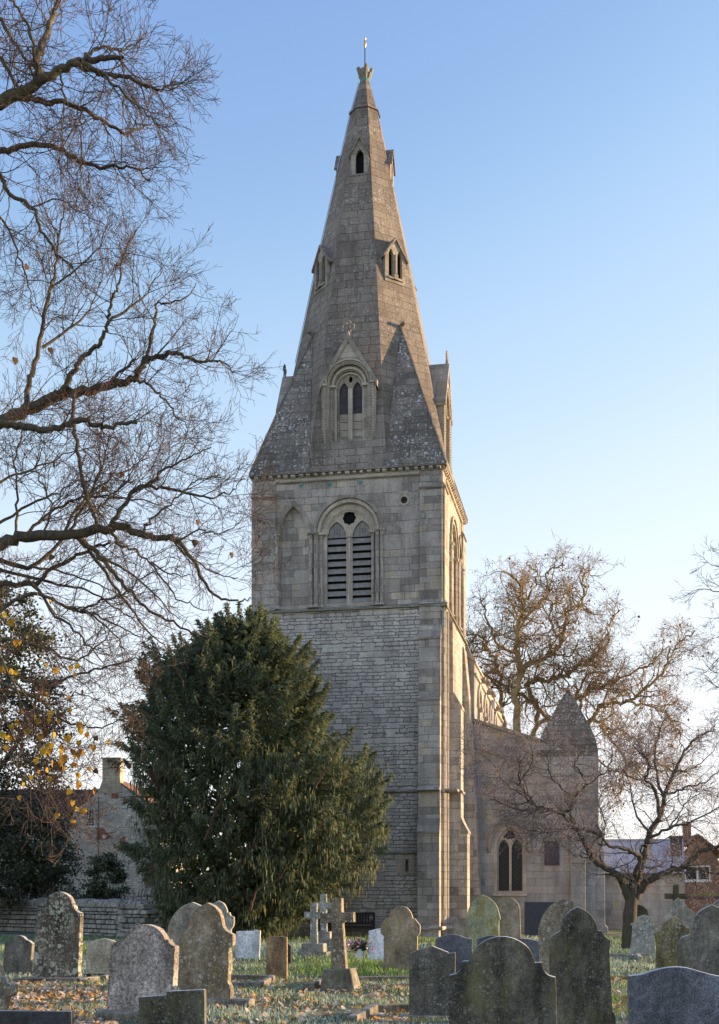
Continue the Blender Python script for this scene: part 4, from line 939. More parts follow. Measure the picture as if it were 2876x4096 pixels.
link('leaves', fast_mesh('leaves', V, F, np.array(K)), tinted('flower leaves', .7), t)
o = Vector(((1697 - CXP) / FPX * 34, 34, 0))
t = thing('flower_bunch', 'small bunch of blue white flowers on the grass below the tower corner', 'flowers', o)
V, F, K = [], [], []
for k in range(26):
    x, y, z = rr.gauss(0, .06), rr.gauss(0, .04), rr.uniform(.04, .24); s_ = rr.uniform(.015, .03); b0 = len(V); c = rr.choice([(.5, .6, .75), (.7, .75, .8), (.12, .16, .2), (.6, .3, .35)])
    V += [(x - s_, y, z), (x, y, z - s_), (x + s_, y, z), (x, y, z + s_)]; F += [(b0, b0 + 1, b0 + 2), (b0, b0 + 2, b0 + 3)]; K += [c] * 4
fb = link('blossoms', fast_mesh('blossoms', V, F, np.array(K)), bpy.data.materials['petals'], t)
b = MB(); b.lathe([(.03, 0), (.04, .1)], n=8); b.build('pot', M['iron'], t)

# bench against the tower
cu_, su_ = math.cos(YAW), math.sin(YAW)
def chw(u, v): return (CH[0] + u * cu_ - v * su_, CH[1] + u * su_ + v * cu_)
bx, by = chw(.10, -4.25)
t = thing('bench', 'dark weathered slatted wooden bench against the tower wall', 'bench', (bx, by, 0), YAW)
W2 = 1.0
b = MB(); [b.box(-W2, W2, -.22 + k * .09, -.15 + k * .09, .42, .45) for k in range(5)]; b.build('seat', M['bench'], t)
b = MB(); b.box(-W2, W2, .24, .28, .86, .94); b.box(-W2, W2, .24, .28, .50, .56); [b.box(-W2 + .08 + k * .105, -W2 + .14 + k * .105, .245, .275, .54, .88) for k in range(17)]; b.build('backrest', M['bench'], t)
for sx in (-1, 1):
    for y0, zt in ((-.24, .64), (.23, .94)):
        b = MB(); b.box(sx * W2 - .035, sx * W2 + .035, y0, y0 + .06, 0, zt); b.build('leg', M['bench'], t)
    b = MB(); b.box(sx * W2 - .04, sx * W2 + .04, -.28, .26, .64, .68); b.build('armrest', M['bench'], t)
b = MB(); b.box(-W2, W2, -.235, -.20, .36, .42); b.build('front_rail', M['bench'], t)

# ------------------------------------------------------------------ trees
class Wood:
    "collects many tapering branches as quads; the finest orders go to .fine"
    def __init__(s, fine=None): s.V = []; s.F = []; s.n = 0; s.tips = []; s.fine = fine
    def tube(s, P, Rd, k):
        P = np.asarray(P); m = len(P)
        T = np.empty_like(P); T[1:-1] = P[2:] - P[:-2]; T[0] = P[1] - P[0]; T[-1] = P[-1] - P[-2]
        T /= np.linalg.norm(T, axis=1)[:, None] + 1e-9
        up = np.array([.21, .33, .92]) if abs(T[0, 2]) < .9 else np.array([.95, .2, .1])
        A = np.cross(T, up); A /= np.linalg.norm(A, axis=1)[:, None] + 1e-9; B = np.cross(T, A)
        g = np.arange(k) * 2 * np.pi / k
        ring = P[:, None] + np.asarray(Rd)[:, None, None] * (np.cos(g)[None, :, None] * A[:, None] + np.sin(g)[None, :, None] * B[:, None])
        s.V.append(ring.reshape(-1, 3))
        i = np.arange(m - 1)[:, None] * k; j = np.arange(k)[None]; j2 = (j + 1) % k
        s.F.append(np.stack([i + j, i + j2, i + k + j2, i + k + j], -1).reshape(-1, 4) + s.n); s.n += m * k
    def mesh(s, name): return fast_mesh(name, np.concatenate(s.V), np.concatenate(s.F), smooth=True)

def unit(v): return v / (np.linalg.norm(v) + 1e-9)
def rot_about(t, ang, az):
    a = unit(np.cross(t, [.3, .5, .81])); b = np.cross(t, a)
    return unit(math.cos(ang) * t + math.sin(ang) * (math.cos(az) * a + math.sin(az) * b))
def grow(W, rng, p, d, L, r, lev, S):
    "one branch and everything that springs from it"
    n = max(3, int(L / S['seg'][min(lev, len(S['seg']) - 1)]))
    P = [np.array(p, float)]; d = unit(np.array(d, float)); st = L / n
    wig = S['wig'][min(lev, len(S['wig']) - 1)]; tr = S['trop'][min(lev, len(S['trop']) - 1)]
    for i in range(n):
        d = unit(d + rng.normal(0, wig, 3) + np.array([0, 0, tr])); P.append(P[-1] + d * st)
    P = np.array(P); Rd = np.maximum(r * (1 - np.linspace(0, 1, n + 1) * .72), S['rmin'])
    (W.fine if W.fine is not None and lev >= 2 else W).tube(P, Rd, 6 if r > .05 else (4 if r > .014 else 3))
    W.tips.append((P[-1], d, lev))
    spawn(W, rng, P, Rd, lev, S, L)
def spawn(W, rng, P, Rd, lev, S, L, t0=.15):
    if lev >= S['max']: return
    k = rng.poisson(S['dens'][lev] * L); m = len(P) - 1
    for _ in range(int(k)):
        t = t0 + (1 - t0) * rng.random() ** S.get('tb', .8); x = t * m; i = min(int(x), m - 1); f = x - i
        q = P[i] * (1 - f) + P[i + 1] * f; rr = Rd[i] * (1 - f) + Rd[i + 1] * f
        tg = unit(P[i + 1] - P[i]); d = rot_about(tg, R(rng.uniform(*S['ang'])), rng.uniform(0, 2 * math.pi))
        d = unit(d * np.array([1, S.get('flat', 1), 1]) + np.array([0, 0, S.get('lift', .0)]))
        l2 = S['len'][lev] * rng.uniform(.45, 1.25) * (1.15 - .5 * t)
        grow(W, rng, q, d, l2, max(min(rr * .62, S['rad'][lev]), S['rmin']), lev + 1, S)
def catmull(P, sub=5):
    P = np.asarray(P, float); Q = np.vstack([2 * P[0] - P[1], P, 2 * P[-1] - P[-2]]); out = []
    for i in range(1, len(Q) - 2):
        for k in range(sub):
            t = k / sub
            out.append(.5 * (2 * Q[i] + (Q[i + 1] - Q[i - 1]) * t + (2 * Q[i - 1] - 5 * Q[i] + 4 * Q[i + 1] - Q[i + 2]) * t * t + (3 * Q[i] - Q[i - 1] - 3 * Q[i + 1] + Q[i + 2]) * t ** 3))
    return np.array(out + [Q[-2]])
def limb(W, rng, px, d0, d1, r0, r1, S, lev=0, t0=.05, jit=.015, sub=5):
    "a bough read off the photograph, running from depth d0 to d1"
    n = len(px); P = [np.array(at(x, y, d0 + (d1 - d0) * i / max(1, n - 1))) for i, (x, y) in enumerate(px)]
    P = catmull(P, sub); P[1:-1] += rng.normal(0, jit, P[1:-1].shape)
    L = float(np.linalg.norm(np.diff(P, axis=0), axis=1).sum()); t = np.linspace(0, 1, len(P)); Rd = r0 + (r1 - r0) * t ** .8
    W.tube(P, Rd, 8 if r0 > .06 else 6); spawn(W, rng, P, Rd, lev, S, L, t0)
    W.tips.append((P[-1], unit(P[-1] - P[-2]), 1)); return P, Rd
def bark(name, c1, c2, scale=18.0, moss=None, ma=0.0, bump=.6):
    s = NT(name); o = s.n("TexCoord").outputs["Object"]
    v = s.noise(s.vmul(o, (1, 1, .35)), scale, 5, .7)
    col = s.mix(s.ramp(v, .35, .65), c1, c2)
    if moss: col = s.mix(s.math('MULTIPLY', s.ramp(s.noise(o, 2.2, 4, .6), .45, .65), ma), col, moss)
    return s.done(col, v, bump, .03)
M['bark_lime'] = bark('lime bark', (.055, .047, .038), (.135, .108, .080), 22, (.16, .14, .06), .5)
M['bark_plane'] = bark('plane bark', (.17, .125, .07), (.36, .28, .15), 7, (.32, .27, .09), .6)
M['bark_cherry'] = bark('cherry bark', (.055, .045, .04), (.13, .11, .095), 20, (.085, .09, .035), .5)
M['twig_lime'] = bark('lime twigs', (.075, .054, .046), (.17, .118, .098), 20)
M['twig_plane'] = bark('plane twigs', (.24, .16, .09), (.42, .30, .17), 9)
M['twig_cherry'] = bark('cherry twigs', (.15, .125, .12), (.34, .29, .28), 20)
M['bark_thin'] = bark('thin winter twigs', (.10, .08, .075), (.18, .145, .125), 20)
M['leaf_tint'] = tinted('leaf', .6, .25, .35)
M['needle'] = tinted('yew needle', .62, .22, .38, .22, 9.0)
M['ivy_leaf'] = tinted('ivy leaf', .42, .45, .10, .25, 9.0)
M['bark_yew'] = bark('yew bark', (.07, .045, .03), (.14, .09, .06), 14)
M['berry'] = plain('plane seed ball', (.13, .075, .04), .9, 30, .3)

def tree(name, label, cat, loc):
    return thing(name, label, cat, loc)
def part_mesh(name, me, mat, root):
    o = link(name, me, mat); o.parent = root; o.matrix_parent_inverse = Matrix.Translation(-Vector(root.location)); return o

def lime_tree():
    rng = np.random.default_rng(12); W = Wood(Wood())
    S = dict(seg=[.10, .07, .05], wig=[.12, .11, .11], trop=[.02, .025, .02], dens=[6.9, 10.6, 9.4], len=[1.05, .47, .20], rad=[.0095, .0044, .0033], rmin=.0027, max=3, ang=(28, 62), tb=.8)
    D = dict(A=17.5, B=18.5, C=17.0, D=18.0, E=19.0)
    G = [
     ([(-260, 520), (-80, 430), (0, 405), (90, 365), (150, 330), (250, 275), (330, 240), (420, 235), (490, 230)], 17.4, 17.0, .15, .03),
     ([(300, 258), (400, 290), (500, 305), (600, 350), (660, 350), (705, 325)], 17.1, 17.3, .05, .012),
     ([(150, 330), (150, 290), (150, 230), (175, 160), (205, 80), (228, 0), (240, -60)], 17.3, 17.9, .075, .03),
     ([(148, 300), (140, 220), (115, 110), (60, 20), (20, -30)], 17.3, 16.8, .04, .015),
     ([(90, 390), (180, 405), (300, 425), (400, 480), (500, 530), (560, 510), (605, 498)], 17.4, 18.2, .06, .010),
     ([(330, 250), (430, 310), (500, 380), (560, 430), (640, 500)], 17.0, 16.6, .035, .008),
     ([(325, 245), (385, 198), (445, 190), (510, 190), (590, 130)], 17.0, 17.5, .035, .008),
     ([(-200, 640), (-80, 615), (0, 603), (80, 590), (200, 580), (280, 625), (360, 660), (460, 665), (535, 672), (600, 722)], 18.6, 18.2, .075, .012),
     ([(-80, 650), (0, 705), (40, 775), (130, 830), (170, 920), (230, 1015), (290, 1070)], 18.6, 18.0, .05, .016),
     ([(-120, 800), (0, 870), (70, 1000), (110, 1120), (130, 1240)], 18.9, 19.2, .03, .008),
     ([(-240, 1780), (-90, 1720), (0, 1690), (100, 1640), (200, 1600), (250, 1570), (330, 1570), (440, 1540), (500, 1530), (550, 1500), (585, 1440), (640, 1425), (700, 1415), (760, 1440), (820, 1445), (880, 1445), (935, 1490)], 18.9, 18.3, .145, .008),
     ([(100, 1640), (120, 1520), (150, 1400), (185, 1230), (210, 1130), (225, 1050), (240, 930), (258, 830)], 18.7, 18.9, .062, .012),
     ([(245, 1570), (290, 1490), (340, 1420), (400, 1370), (430, 1310), (430, 1260), (450, 1190), (478, 1130), (492, 1020), (545, 920)], 18.6, 18.0, .06, .010),
     ([(550, 1500), (590, 1400), (620, 1300), (625, 1220), (680, 1210), (740, 1190), (785, 1130)], 18.5, 18.7, .04, .008),
     ([(430, 1290), (520, 1230), (590, 1170), (650, 1080)], 18.3, 18.6, .03, .007),
     ([(170, 1390), (300, 1300), (380, 1190), (420, 1060)], 18.8, 19.3, .03, .007),
     ([(200, 1160), (300, 1080), (400, 980), (440, 860)], 18.8, 18.4, .025, .006),
     ([(530, 1515), (600, 1540), (660, 1600), (700, 1660), (760, 1710)], 18.5, 18.2, .03, .007),
     ([(440, 1530), (500, 1470), (540, 1440)], 18.5, 18.5, .03, .02),
     ([(-200, 1690), (-80, 1690), (0, 1700), (80, 1700), (180, 1720), (260, 1700), (330, 1680), (390, 1705), (450, 1700), (548, 1690)], 17.0, 16.8, .085, .025),
     ([(300, 1560), (290, 1660), (310, 1800), (340, 1960), (370, 2050), (395, 2125)], 17.6, 17.6, .04, .03),
     ([(-240, 2240), (-90, 2200), (0, 2175), (100, 2145), (250, 2140), (400, 2115), (500, 2110), (570, 2140), (640, 2150), (690, 2145), (740, 2200), (800, 2300), (870, 2390), (960, 2400), (1005, 2392)], 17.9, 17.4, .13, .008),
     ([(440, 2110), (490, 2030), (540, 1960), (600, 1930), (670, 1870), (760, 1830), (845, 1790)], 17.7, 17.3, .05, .008),
     ([(500, 2020), (560, 1950), (640, 1950), (760, 1975), (850, 1990), (930, 1960), (968, 1905)], 17.6, 17.9, .04, .007),
     ([(300, 2140), (400, 2230), (480, 2330), (520, 2360), (580, 2430), (690, 2490), (770, 2530), (845, 2552)], 17.8, 17.2, .05, .010),
     ([(320, 2150), (420, 2290), (500, 2400), (570, 2500), (640, 2570), (705, 2612)], 17.8, 18.2, .035, .007),
     ([(440, 2120), (480, 2175), (540, 2200), (600, 2250), (700, 2300), (765, 2300)], 17.7, 17.9, .032, .007),
     ([(640, 2150), (720, 2160), (800, 2120), (880, 2130), (960, 2090)], 17.6, 17.2, .025, .006),
     ([(600, 2250), (680, 2360), (760, 2420), (850, 2440)], 17.7, 17.4, .02, .006),
     ([(-160, 2260), (0, 2245), (130, 2265), (230, 2180), (310, 2070), (400, 1900), (430, 1790), (445, 1745)], 18.5, 18.8, .055, .012),
     ([(-160, 2360), (0, 2335), (130, 2335), (200, 2280), (290, 2230), (370, 2190), (440, 2170)], 18.2, 18.0, .06, .02),
     ([(60, 2150), (70, 2000), (60, 1850), (90, 1740)], 18.2, 18.5, .03, .012),
     ([(180, 2145), (200, 2010), (150, 1900), (170, 1790)], 17.8, 17.5, .025, .008),
     ([(-160, 2480), (0, 2440), (130, 2370), (250, 2420), (330, 2440), (430, 2510), (500, 2600)], 17.2, 16.8, .045, .008),
     ([(-100, 2600), (0, 2560), (150, 2580), (300, 2640), (400, 2570), (480, 2480)], 17.5, 17.2, .04, .007),
     ([(130, 2340), (250, 2480), (350, 2570), (430, 2680)], 18.0, 17.6, .035, .007),
     ([(-120, 2560), (100, 2720), (200, 2725), (330, 2695), (450, 2660), (560, 2630), (650, 2588)], 17.0, 16.6, .035, .006),
     ([(-120, 2680), (0, 2760), (150, 2775), (280, 2780), (400, 2792)], 16.6, 16.2, .03, .006),
     ([(-100, 2700), (150, 2800), (230, 2870), (320, 2905), (400, 2905), (490, 2878), (560, 2800)], 16.4, 16.2, .028, .006),
     ([(-140, 2500), (0, 2640), (60, 2760), (120, 2900), (200, 3040), (290, 3140)], 16.2, 15.9, .03, .006),
     ([(-140, 2640), (-20, 2800), (60, 2960), (140, 3080), (210, 3200)], 16.0, 15.8, .028, .006),
     ([(-100, 2900), (20, 3000), (120, 3130), (220, 3230), (310, 3330)], 15.8, 15.6, .022, .006),
     ([(-120, 2700), (40, 2700), (150, 2840), (260, 2960), (330, 2990)], 16.3, 16.2, .025, .006),
     ([(-120, 2980), (0, 3060), (90, 3110), (170, 3120), (250, 3105)], 16.2, 16.0, .02, .006),
     ([(-120, 100), (0, 240), (60, 330), (110, 400)], 18.0, 17.5, .05, .02), ([(-140, -60), (-20, 60), (70, 180), (130, 300)], 18.4, 17.6, .05, .02),
     ([(240, 280), (255, 380), (250, 470), (240, 590)], 17.1, 17.2, .022, .008), ([(330, 430), (330, 520), (320, 620), (335, 740)], 17.6, 17.4, .018, .006),
     ([(560, 2140), (620, 2060), (700, 2000), (780, 1930), (880, 1900)], 17.6, 17.2, .028, .006), ([(250, 2140), (330, 2010), (420, 1930), (500, 1880), (600, 1830)], 17.9, 18.4, .030, .006),
     ([(100, 2145), (200, 2050), (330, 1990), (480, 1990), (600, 2010), (720, 2060)], 18.0, 18.5, .032, .006), ([(690, 2145), (760, 2230), (860, 2290), (950, 2310)], 17.6, 17.3, .02, .006),
     ([(400, 2230), (520, 2290), (640, 2400), (720, 2480)], 17.7, 17.2, .028, .006), ([(250, 2420), (380, 2460), (500, 2520), (600, 2560)], 17.1, 16.8, .025, .006),
     ([(-60, 2130), (120, 2020), (260, 1950), (380, 1880)], 18.4, 18.8, .032, .006), ([(-40, 2260), (200, 2330), (350, 2360), (480, 2440), (580, 2520)], 18.3, 18.0, .034, .006),
     ([(130, 2265), (260, 2290), (420, 2350), (560, 2420)], 18.4, 18.7, .025, .006), ([(-60, 1960), (60, 1900), (180, 1860), (300, 1800), (400, 1790)], 18.8, 19.1, .028, .006),
     ([(330, 2440), (420, 2400), (520, 2360), (620, 2280), (700, 2230)], 17.0, 16.7, .022, .006), ([(370, 2050), (450, 1980), (520, 1900), (590, 1800), (640, 1740)], 17.7, 18.1, .024, .006),
     ([(410, 490), (440, 560), (465, 660)], 17.9, 18.0, .016, .006), ([(490, 240), (500, 340), (490, 430)], 17.0, 16.9, .014, .005),
     ([(120, 830), (230, 800), (330, 850), (420, 900)], 18.3, 18.6, .018, .005),
    ]
    thin = dict(S, dens=[3.0, 6.0, 6.0], len=[.6, .30, .15])
    for px, d0, d1, r0, r1 in G: limb(W, rng, px, d0, d1, r0 * .82, r1 * .9, thin if px[-1][0] > 540 and px[-1][1] > 2350 else S)
    # trunk and boughs outside the picture
    tx, ty = -7.4, 18.3
    tr = [(tx, ty, -.2), (tx + .05, ty, 1.0), (tx + .1, ty + .05, 3), (tx + .15, ty, 6), (tx + .25, ty, 9), (tx + .3, ty, 12), (tx + .3, ty, 15.5)]
    W2 = Wood(); W2.tube(catmull(tr, 4), np.linspace(.46, .12, len(catmull(tr, 4))) + np.array([.18, .1, .04] + [0] * (len(catmull(tr, 4)) - 3)), 12)
    for x, y, d in ((-260, 520, 17.4), (-200, 640, 18.6), (-240, 1780, 18.9), (-200, 1690, 17), (-240, 2240, 17.9), (-160, 2360, 18.2), (-160, 2260, 18.5), (-160, 2480, 17.2), (-120, 2640, 16.8)):
        e = np.array(at(x, y, d)); b0 = np.array([tx + .15, ty, max(2.4, e[2] - 1.0)])
        W2.tube(catmull([b0, (b0 + e) / 2 + np.array([0, 0, .12]), e], 4), np.linspace(.2, .13, 9), 8)
    root = tree('lime_tree', 'bare lime tree with arching boughs and few yellow leaves entering from the left', 'tree', (tx, ty, 0))
    part_mesh('trunk', W2.mesh('trunk'), M['bark_lime'], root)
    part_mesh('crown', W.mesh('crown'), M['bark_lime'], root)
    part_mesh('twigs', W.fine.mesh('twigs'), M['twig_lime'], root)
    # the last heart shaped leaves
    V, F, K = [], [], []
    spots_ = []
    for _ in range(62):
        spots_.append((rng.normal(235, 95), rng.normal(3060, 110), 15.9))
    for _ in range(26): spots_.append((rng.uniform(-10, 330), rng.uniform(2650, 3010), 16.2))
    for x, y in ((150, 2370), (200, 2400), (300, 2690), (330, 2760), (280, 2660), (60, 2560), (380, 1560), (210, 2220), (420, 1950), (490, 1890), (215, 1850), (790, 2080), (925, 2210), (780, 2160), (200, 1390), (60, 1430), (370, 20), (150, 1010), (110, 1060), (40, 2480), (80, 2560), (430, 2960), (370, 2980), (15, 2450), (345, 2930)): spots_.append((x, y, 17.0))
    for i, (x, y, d) in enumerate(spots_):
        c = np.array(at(x, y, d + rng.normal(0, .3))); s_ = rng.uniform(.034, .054); yaw = rng.normal(0, .8); a, b_ = math.cos(yaw), math.sin(yaw); n0 = len(V); tl = rng.normal(0, .35)
        dark = y < 2300 or rng.random() < .14
        for u, z in ((0, 0), (.55, .18), (.95, -.35), (.75, -1.0), (0, -2.0), (-.75, -1.0), (-.95, -.35), (-.55, .18)):
            uu, z2 = u * math.cos(tl) - z * math.sin(tl), u * math.sin(tl) + z * math.cos(tl)
            V.append(c + s_ * np.array([uu * a, uu * b_ + .35 * abs(u), z2]))
        F += [(n0, n0 + 1, n0 + 2, n0 + 3), (n0, n0 + 3, n0 + 4, n0 + 5), (n0, n0 + 5, n0 + 6, n0 + 7)]
        k = np.array([.10, .05, .02]) if dark else np.array([.62, .33, .03]) * rng.uniform(.7, 1.15) + np.array([0, rng.uniform(-.04, .1), 0])
        K += [np.clip(k, 0.01, 1)] * 8
    part_mesh('leaves', fast_mesh('leaves', V, F, np.array(K)), M['leaf_tint'], root)
lime_tree()

def plane_tree():
    rng = np.random.default_rng(5); W = Wood(Wood()); d0 = 75
    S = dict(seg=[.30, .22, .16], wig=[.30, .30, .28], trop=[.02, .0, -.03], dens=[3.0, 4.4, 4.8], len=[2.3, 1.25, .62], rad=[.06, .022, .011], rmin=.0085, max=3, ang=(30, 70), tb=.7)
    G = [([(2075, 3800), (2072, 3300), (2070, 2960), (2065, 2800), (2080, 2690), (2070, 2620), (2085, 2480), (2100, 2400), (2080, 2330), (2012, 2285)], .62, .05),
         ([(2030, 3300), (2010, 2930), (2010, 2780), (1990, 2680), (1960, 2610), (1930, 2560), (1895, 2530)], .36, .05),
         ([(2078, 2700), (2120, 2650), (2200, 2620), (2250, 2560), (2270, 2450), (2330, 2410), (2330, 2350), (2355, 2270)], .34, .05),
         ([(2125, 3250), (2125, 2970), (2150, 2830), (2110, 2740), (2200, 2720), (2270, 2690), (2340, 2650), (2410, 2590)], .40, .05),
         ([(2240, 3200), (2250, 3000), (2190, 2870), (2110, 2800), (2040, 2760), (1980, 2720)], .34, .06),
         ([(2150, 2900), (2300, 2850), (2330, 2780), (2420, 2740), (2520, 2700), (2600, 2660), (2650, 2590)], .26, .04),
         ([(2200, 3050), (2360, 2870), (2420, 2820), (2500, 2800), (2600, 2740), (2660, 2660), (2700, 2580), (2780, 2520)], .28, .04),
         ([(2250, 2960), (2350, 2890), (2410, 2890), (2430, 2930), (2490, 2920), (2560, 2990), (2600, 3060)], .22, .04),
         ([(2070, 2620), (1990, 2580), (1950, 2500), (1930, 2400)], .22, .04),
         ([(2085, 2480), (2160, 2420), (2200, 2360), (2180, 2290), (2260, 2260)], .2, .04), ([(2250, 2560), (2200, 2480), (2220, 2400)], .16, .04),
         ([(2340, 2650), (2420, 2600), (2440, 2500), (2480, 2440)], .15, .04), ([(2400, 2900), (2500, 3050), (2480, 3180)], .2, .04), ([(2300, 2800), (2360, 2700), (2440, 2680)], .16, .04),
         ([(2230, 2850), (2330, 2960), (2420, 3060), (2560, 3120)], .2, .04), ([(2500, 2800), (2620, 2830), (2700, 2900), (2740, 3000)], .16, .03),
         ([(2560, 3000), (2650, 3060), (2760, 3100)], .14, .03), ([(2110, 2400), (2150, 2300), (2110, 2260)], .14, .03)]
    for i, (px, r0, r1) in enumerate(G):
        limb(W, rng, px, d0 + rng.normal(0, 1.0) * (i > 0), d0 + rng.normal(0, 3.0), r0 * .52, r1, S, jit=.10, t0=.28 if i in (0, 3) else .12)
    root = tree('plane_tree', 'huge sunlit bare plane tree with crooked golden limbs behind the nave', 'tree', tuple(at(2075, 3601, d0)))
    root.location.z = 0
    part_mesh('crown', W.mesh('crown'), M['bark_plane'], root); part_mesh('twigs', W.fine.mesh('twigs'), M['twig_plane'], root)
    V, F, K = [], [], []      # hanging seed balls and last leaves
    tips = [t for t in W.tips if t[2] >= 2]; idx = rng.choice(len(tips), 2600)
    for i in idx:
        p, d, l = tips[i]; q = p + np.array([rng.normal(0, .08), rng.normal(0, .08), -abs(rng.normal(.12, .12))]); s_ = rng.uniform(.028, .05); n0 = len(V)
        if rng.random() < .10: c = np.array([.30, .10, .03]); s_ *= 1.9
        else: c = np.array([.20, .11, .065])
        for e in ((1, 0, 0), (0, 1, 0), (-1, 0, 0), (0, -1, 0), (0, 0, 1.1), (0, 0, -1.1)): V.append(q + s_ * np.array(e))
        for j in range(4): F += [(n0 + j, n0 + (j + 1) % 4, n0 + 4), (n0 + (j + 1) % 4, n0 + j, n0 + 5)]
        K += [c] * 6
    part_mesh('seed_balls', fast_mesh('seed_balls', V, F, np.array(K)), M['leaf_tint'], root)
plane_tree()

def cherry_tree():
    rng = np.random.default_rng(8); W = Wood(Wood()); d0 = 36
    S = dict(seg=[.14, .10, .08], wig=[.22, .20, .2], trop=[.03, .02, .0], dens=[5.6, 8.6, 7.2], len=[1.05, .60, .28], rad=[.021, .0085, .0056], rmin=.0044, max=3, ang=(30, 68), tb=.75)
    G = [([(2516, 3830), (2517, 3760), (2520, 3680), (2526, 3600), (2538, 3530)], 36, 36, .27, .19),
         ([(2520, 3600), (2490, 3530), (2470, 3500), (2420, 3470), (2380, 3440), (2340, 3370), (2300, 3310), (2240, 3250), (2180, 3235), (2110, 3200), (2080, 3130), (2078, 3050)], 36, 34.5, .16, .025),
         ([(2240, 3250), (2280, 3235), (2300, 3190), (2340, 3140), (2320, 3090), (2300, 3050), (2340, 2995)], 35.2, 34.6, .06, .015),
         ([(2536, 3560), (2550, 3500), (2585, 3400), (2600, 3330), (2640, 3270), (2660, 3180), (2700, 3080), (2750, 2990), (2800, 2940), (2860, 2915)], 36, 37, .17, .02),
         ([(2640, 3270), (2620, 3160), (2580, 3120), (2600, 3060), (2560, 2990), (2560, 2900)], 36.3, 35.6, .07, .012),
         ([(2545, 3590), (2580, 3540), (2620, 3510), (2680, 3480), (2740, 3470), (2800, 3410), (2860, 3390), (2930, 3380)], 36, 34.8, .15, .06),
         ([(2540, 3500), (2560, 3430), (2510, 3400), (2440, 3380), (2400, 3340), (2330, 3310), (2280, 3258)], 35.8, 34.2, .09, .02),
         ([(2600, 3350), (2680, 3310), (2760, 3290), (2890, 3220)], 36.2, 35.2, .06, .02),
         ([(2660, 3200), (2620, 3060), (2640, 2930), (2670, 2830)], 36.6, 37.4, .06, .012),
         ([(2550, 3600), (2560, 3500), (2562, 3440), (2570, 3380)], 36.1, 36.4, .07, .03),
         ([(2180, 3235), (2100, 3240), (2020, 3220), (1950, 3190)], 34.8, 34.2, .035, .010), ([(2110, 3200), (2030, 3140), (1970, 3060), (1930, 3010)], 34.6, 34.0, .03, .008),
         ([(2080, 3130), (2130, 3040), (2120, 2960)], 34.6, 34.8, .03, .01), ([(2300, 3190), (2220, 3130), (2190, 3040), (2200, 2980)], 35, 35, .03, .01),
         ([(2300, 3310), (2200, 3330), (2120, 3320), (2040, 3280)], 35.3, 35, .03, .008), ([(2340, 3140), (2430, 3080), (2450, 2990), (2430, 2920)], 34.8, 34.6, .03, .01),
         ([(2660, 3180), (2740, 3150), (2820, 3130), (2900, 3060)], 36.4, 36, .045, .015), ([(2740, 3470), (2800, 3480), (2900, 3500)], 35.5, 35, .05, .02),
         ([(2420, 3470), (2400, 3400), (2420, 3300), (2400, 3200), (2440, 3120)], 35.5, 36.4, .04, .01), ([(2600, 3330), (2540, 3250), (2520, 3140), (2480, 3060)], 36.2, 36.8, .045, .01),
         ([(2700, 3080), (2760, 3080), (2830, 3030), (2880, 2960)], 36.6, 36.9, .03, .01), ([(2380, 3440), (2300, 3420), (2240, 3380)], 35.4, 34.8, .03, .008), ([(2680, 3310), (2740, 3220), (2800, 3170)], 35.9, 35.6, .03, .01)]
    for px, a, b_, r0, r1 in G: limb(W, rng, px, a, b_, r0 if r0 == .27 else r0 * .84, r1 * .85, S, jit=.0 if r0 == .27 else .02, t0=.9 if r0 == .27 else .12)
    root = tree('cherry_tree', 'old spreading cherry tree with dark crooked branches and tiny pale buds', 'tree', ((2516 - CXP) / FPX * d0, d0, 0))
    part_mesh('crown', W.mesh('crown'), M['bark_cherry'], root); part_mesh('twigs', W.fine.mesh('twigs'), M['twig_cherry'], root)
    V, F, K = [], [], []
    tips = [t for t in W.tips if t[2] >= 2]; idx = rng.choice(len(tips), 6500)
    for i in idx:
        p, d, l = tips[i]; q = p + rng.normal(0, .03, 3); s_ = rng.uniform(.008, .017); n0 = len(V)
        c = np.array([.62, .45, .45]) if rng.random() < .6 else np.array([.20, .12, .11])
        for e in ((1, 0, 0), (0, 1, 0), (-1, 0, 0), (0, -1, 0), (0, 0, 1.1), (0, 0, -1.1)): V.append(q + s_ * np.array(e))
        for j in range(4): F += [(n0 + j, n0 + (j + 1) % 4, n0 + 4), (n0 + (j + 1) % 4, n0 + j, n0 + 5)]
        K += [c] * 6
    part_mesh('buds', fast_mesh('buds', V, F, np.array(K)), M['leaf_tint'], root)
cherry_tree()

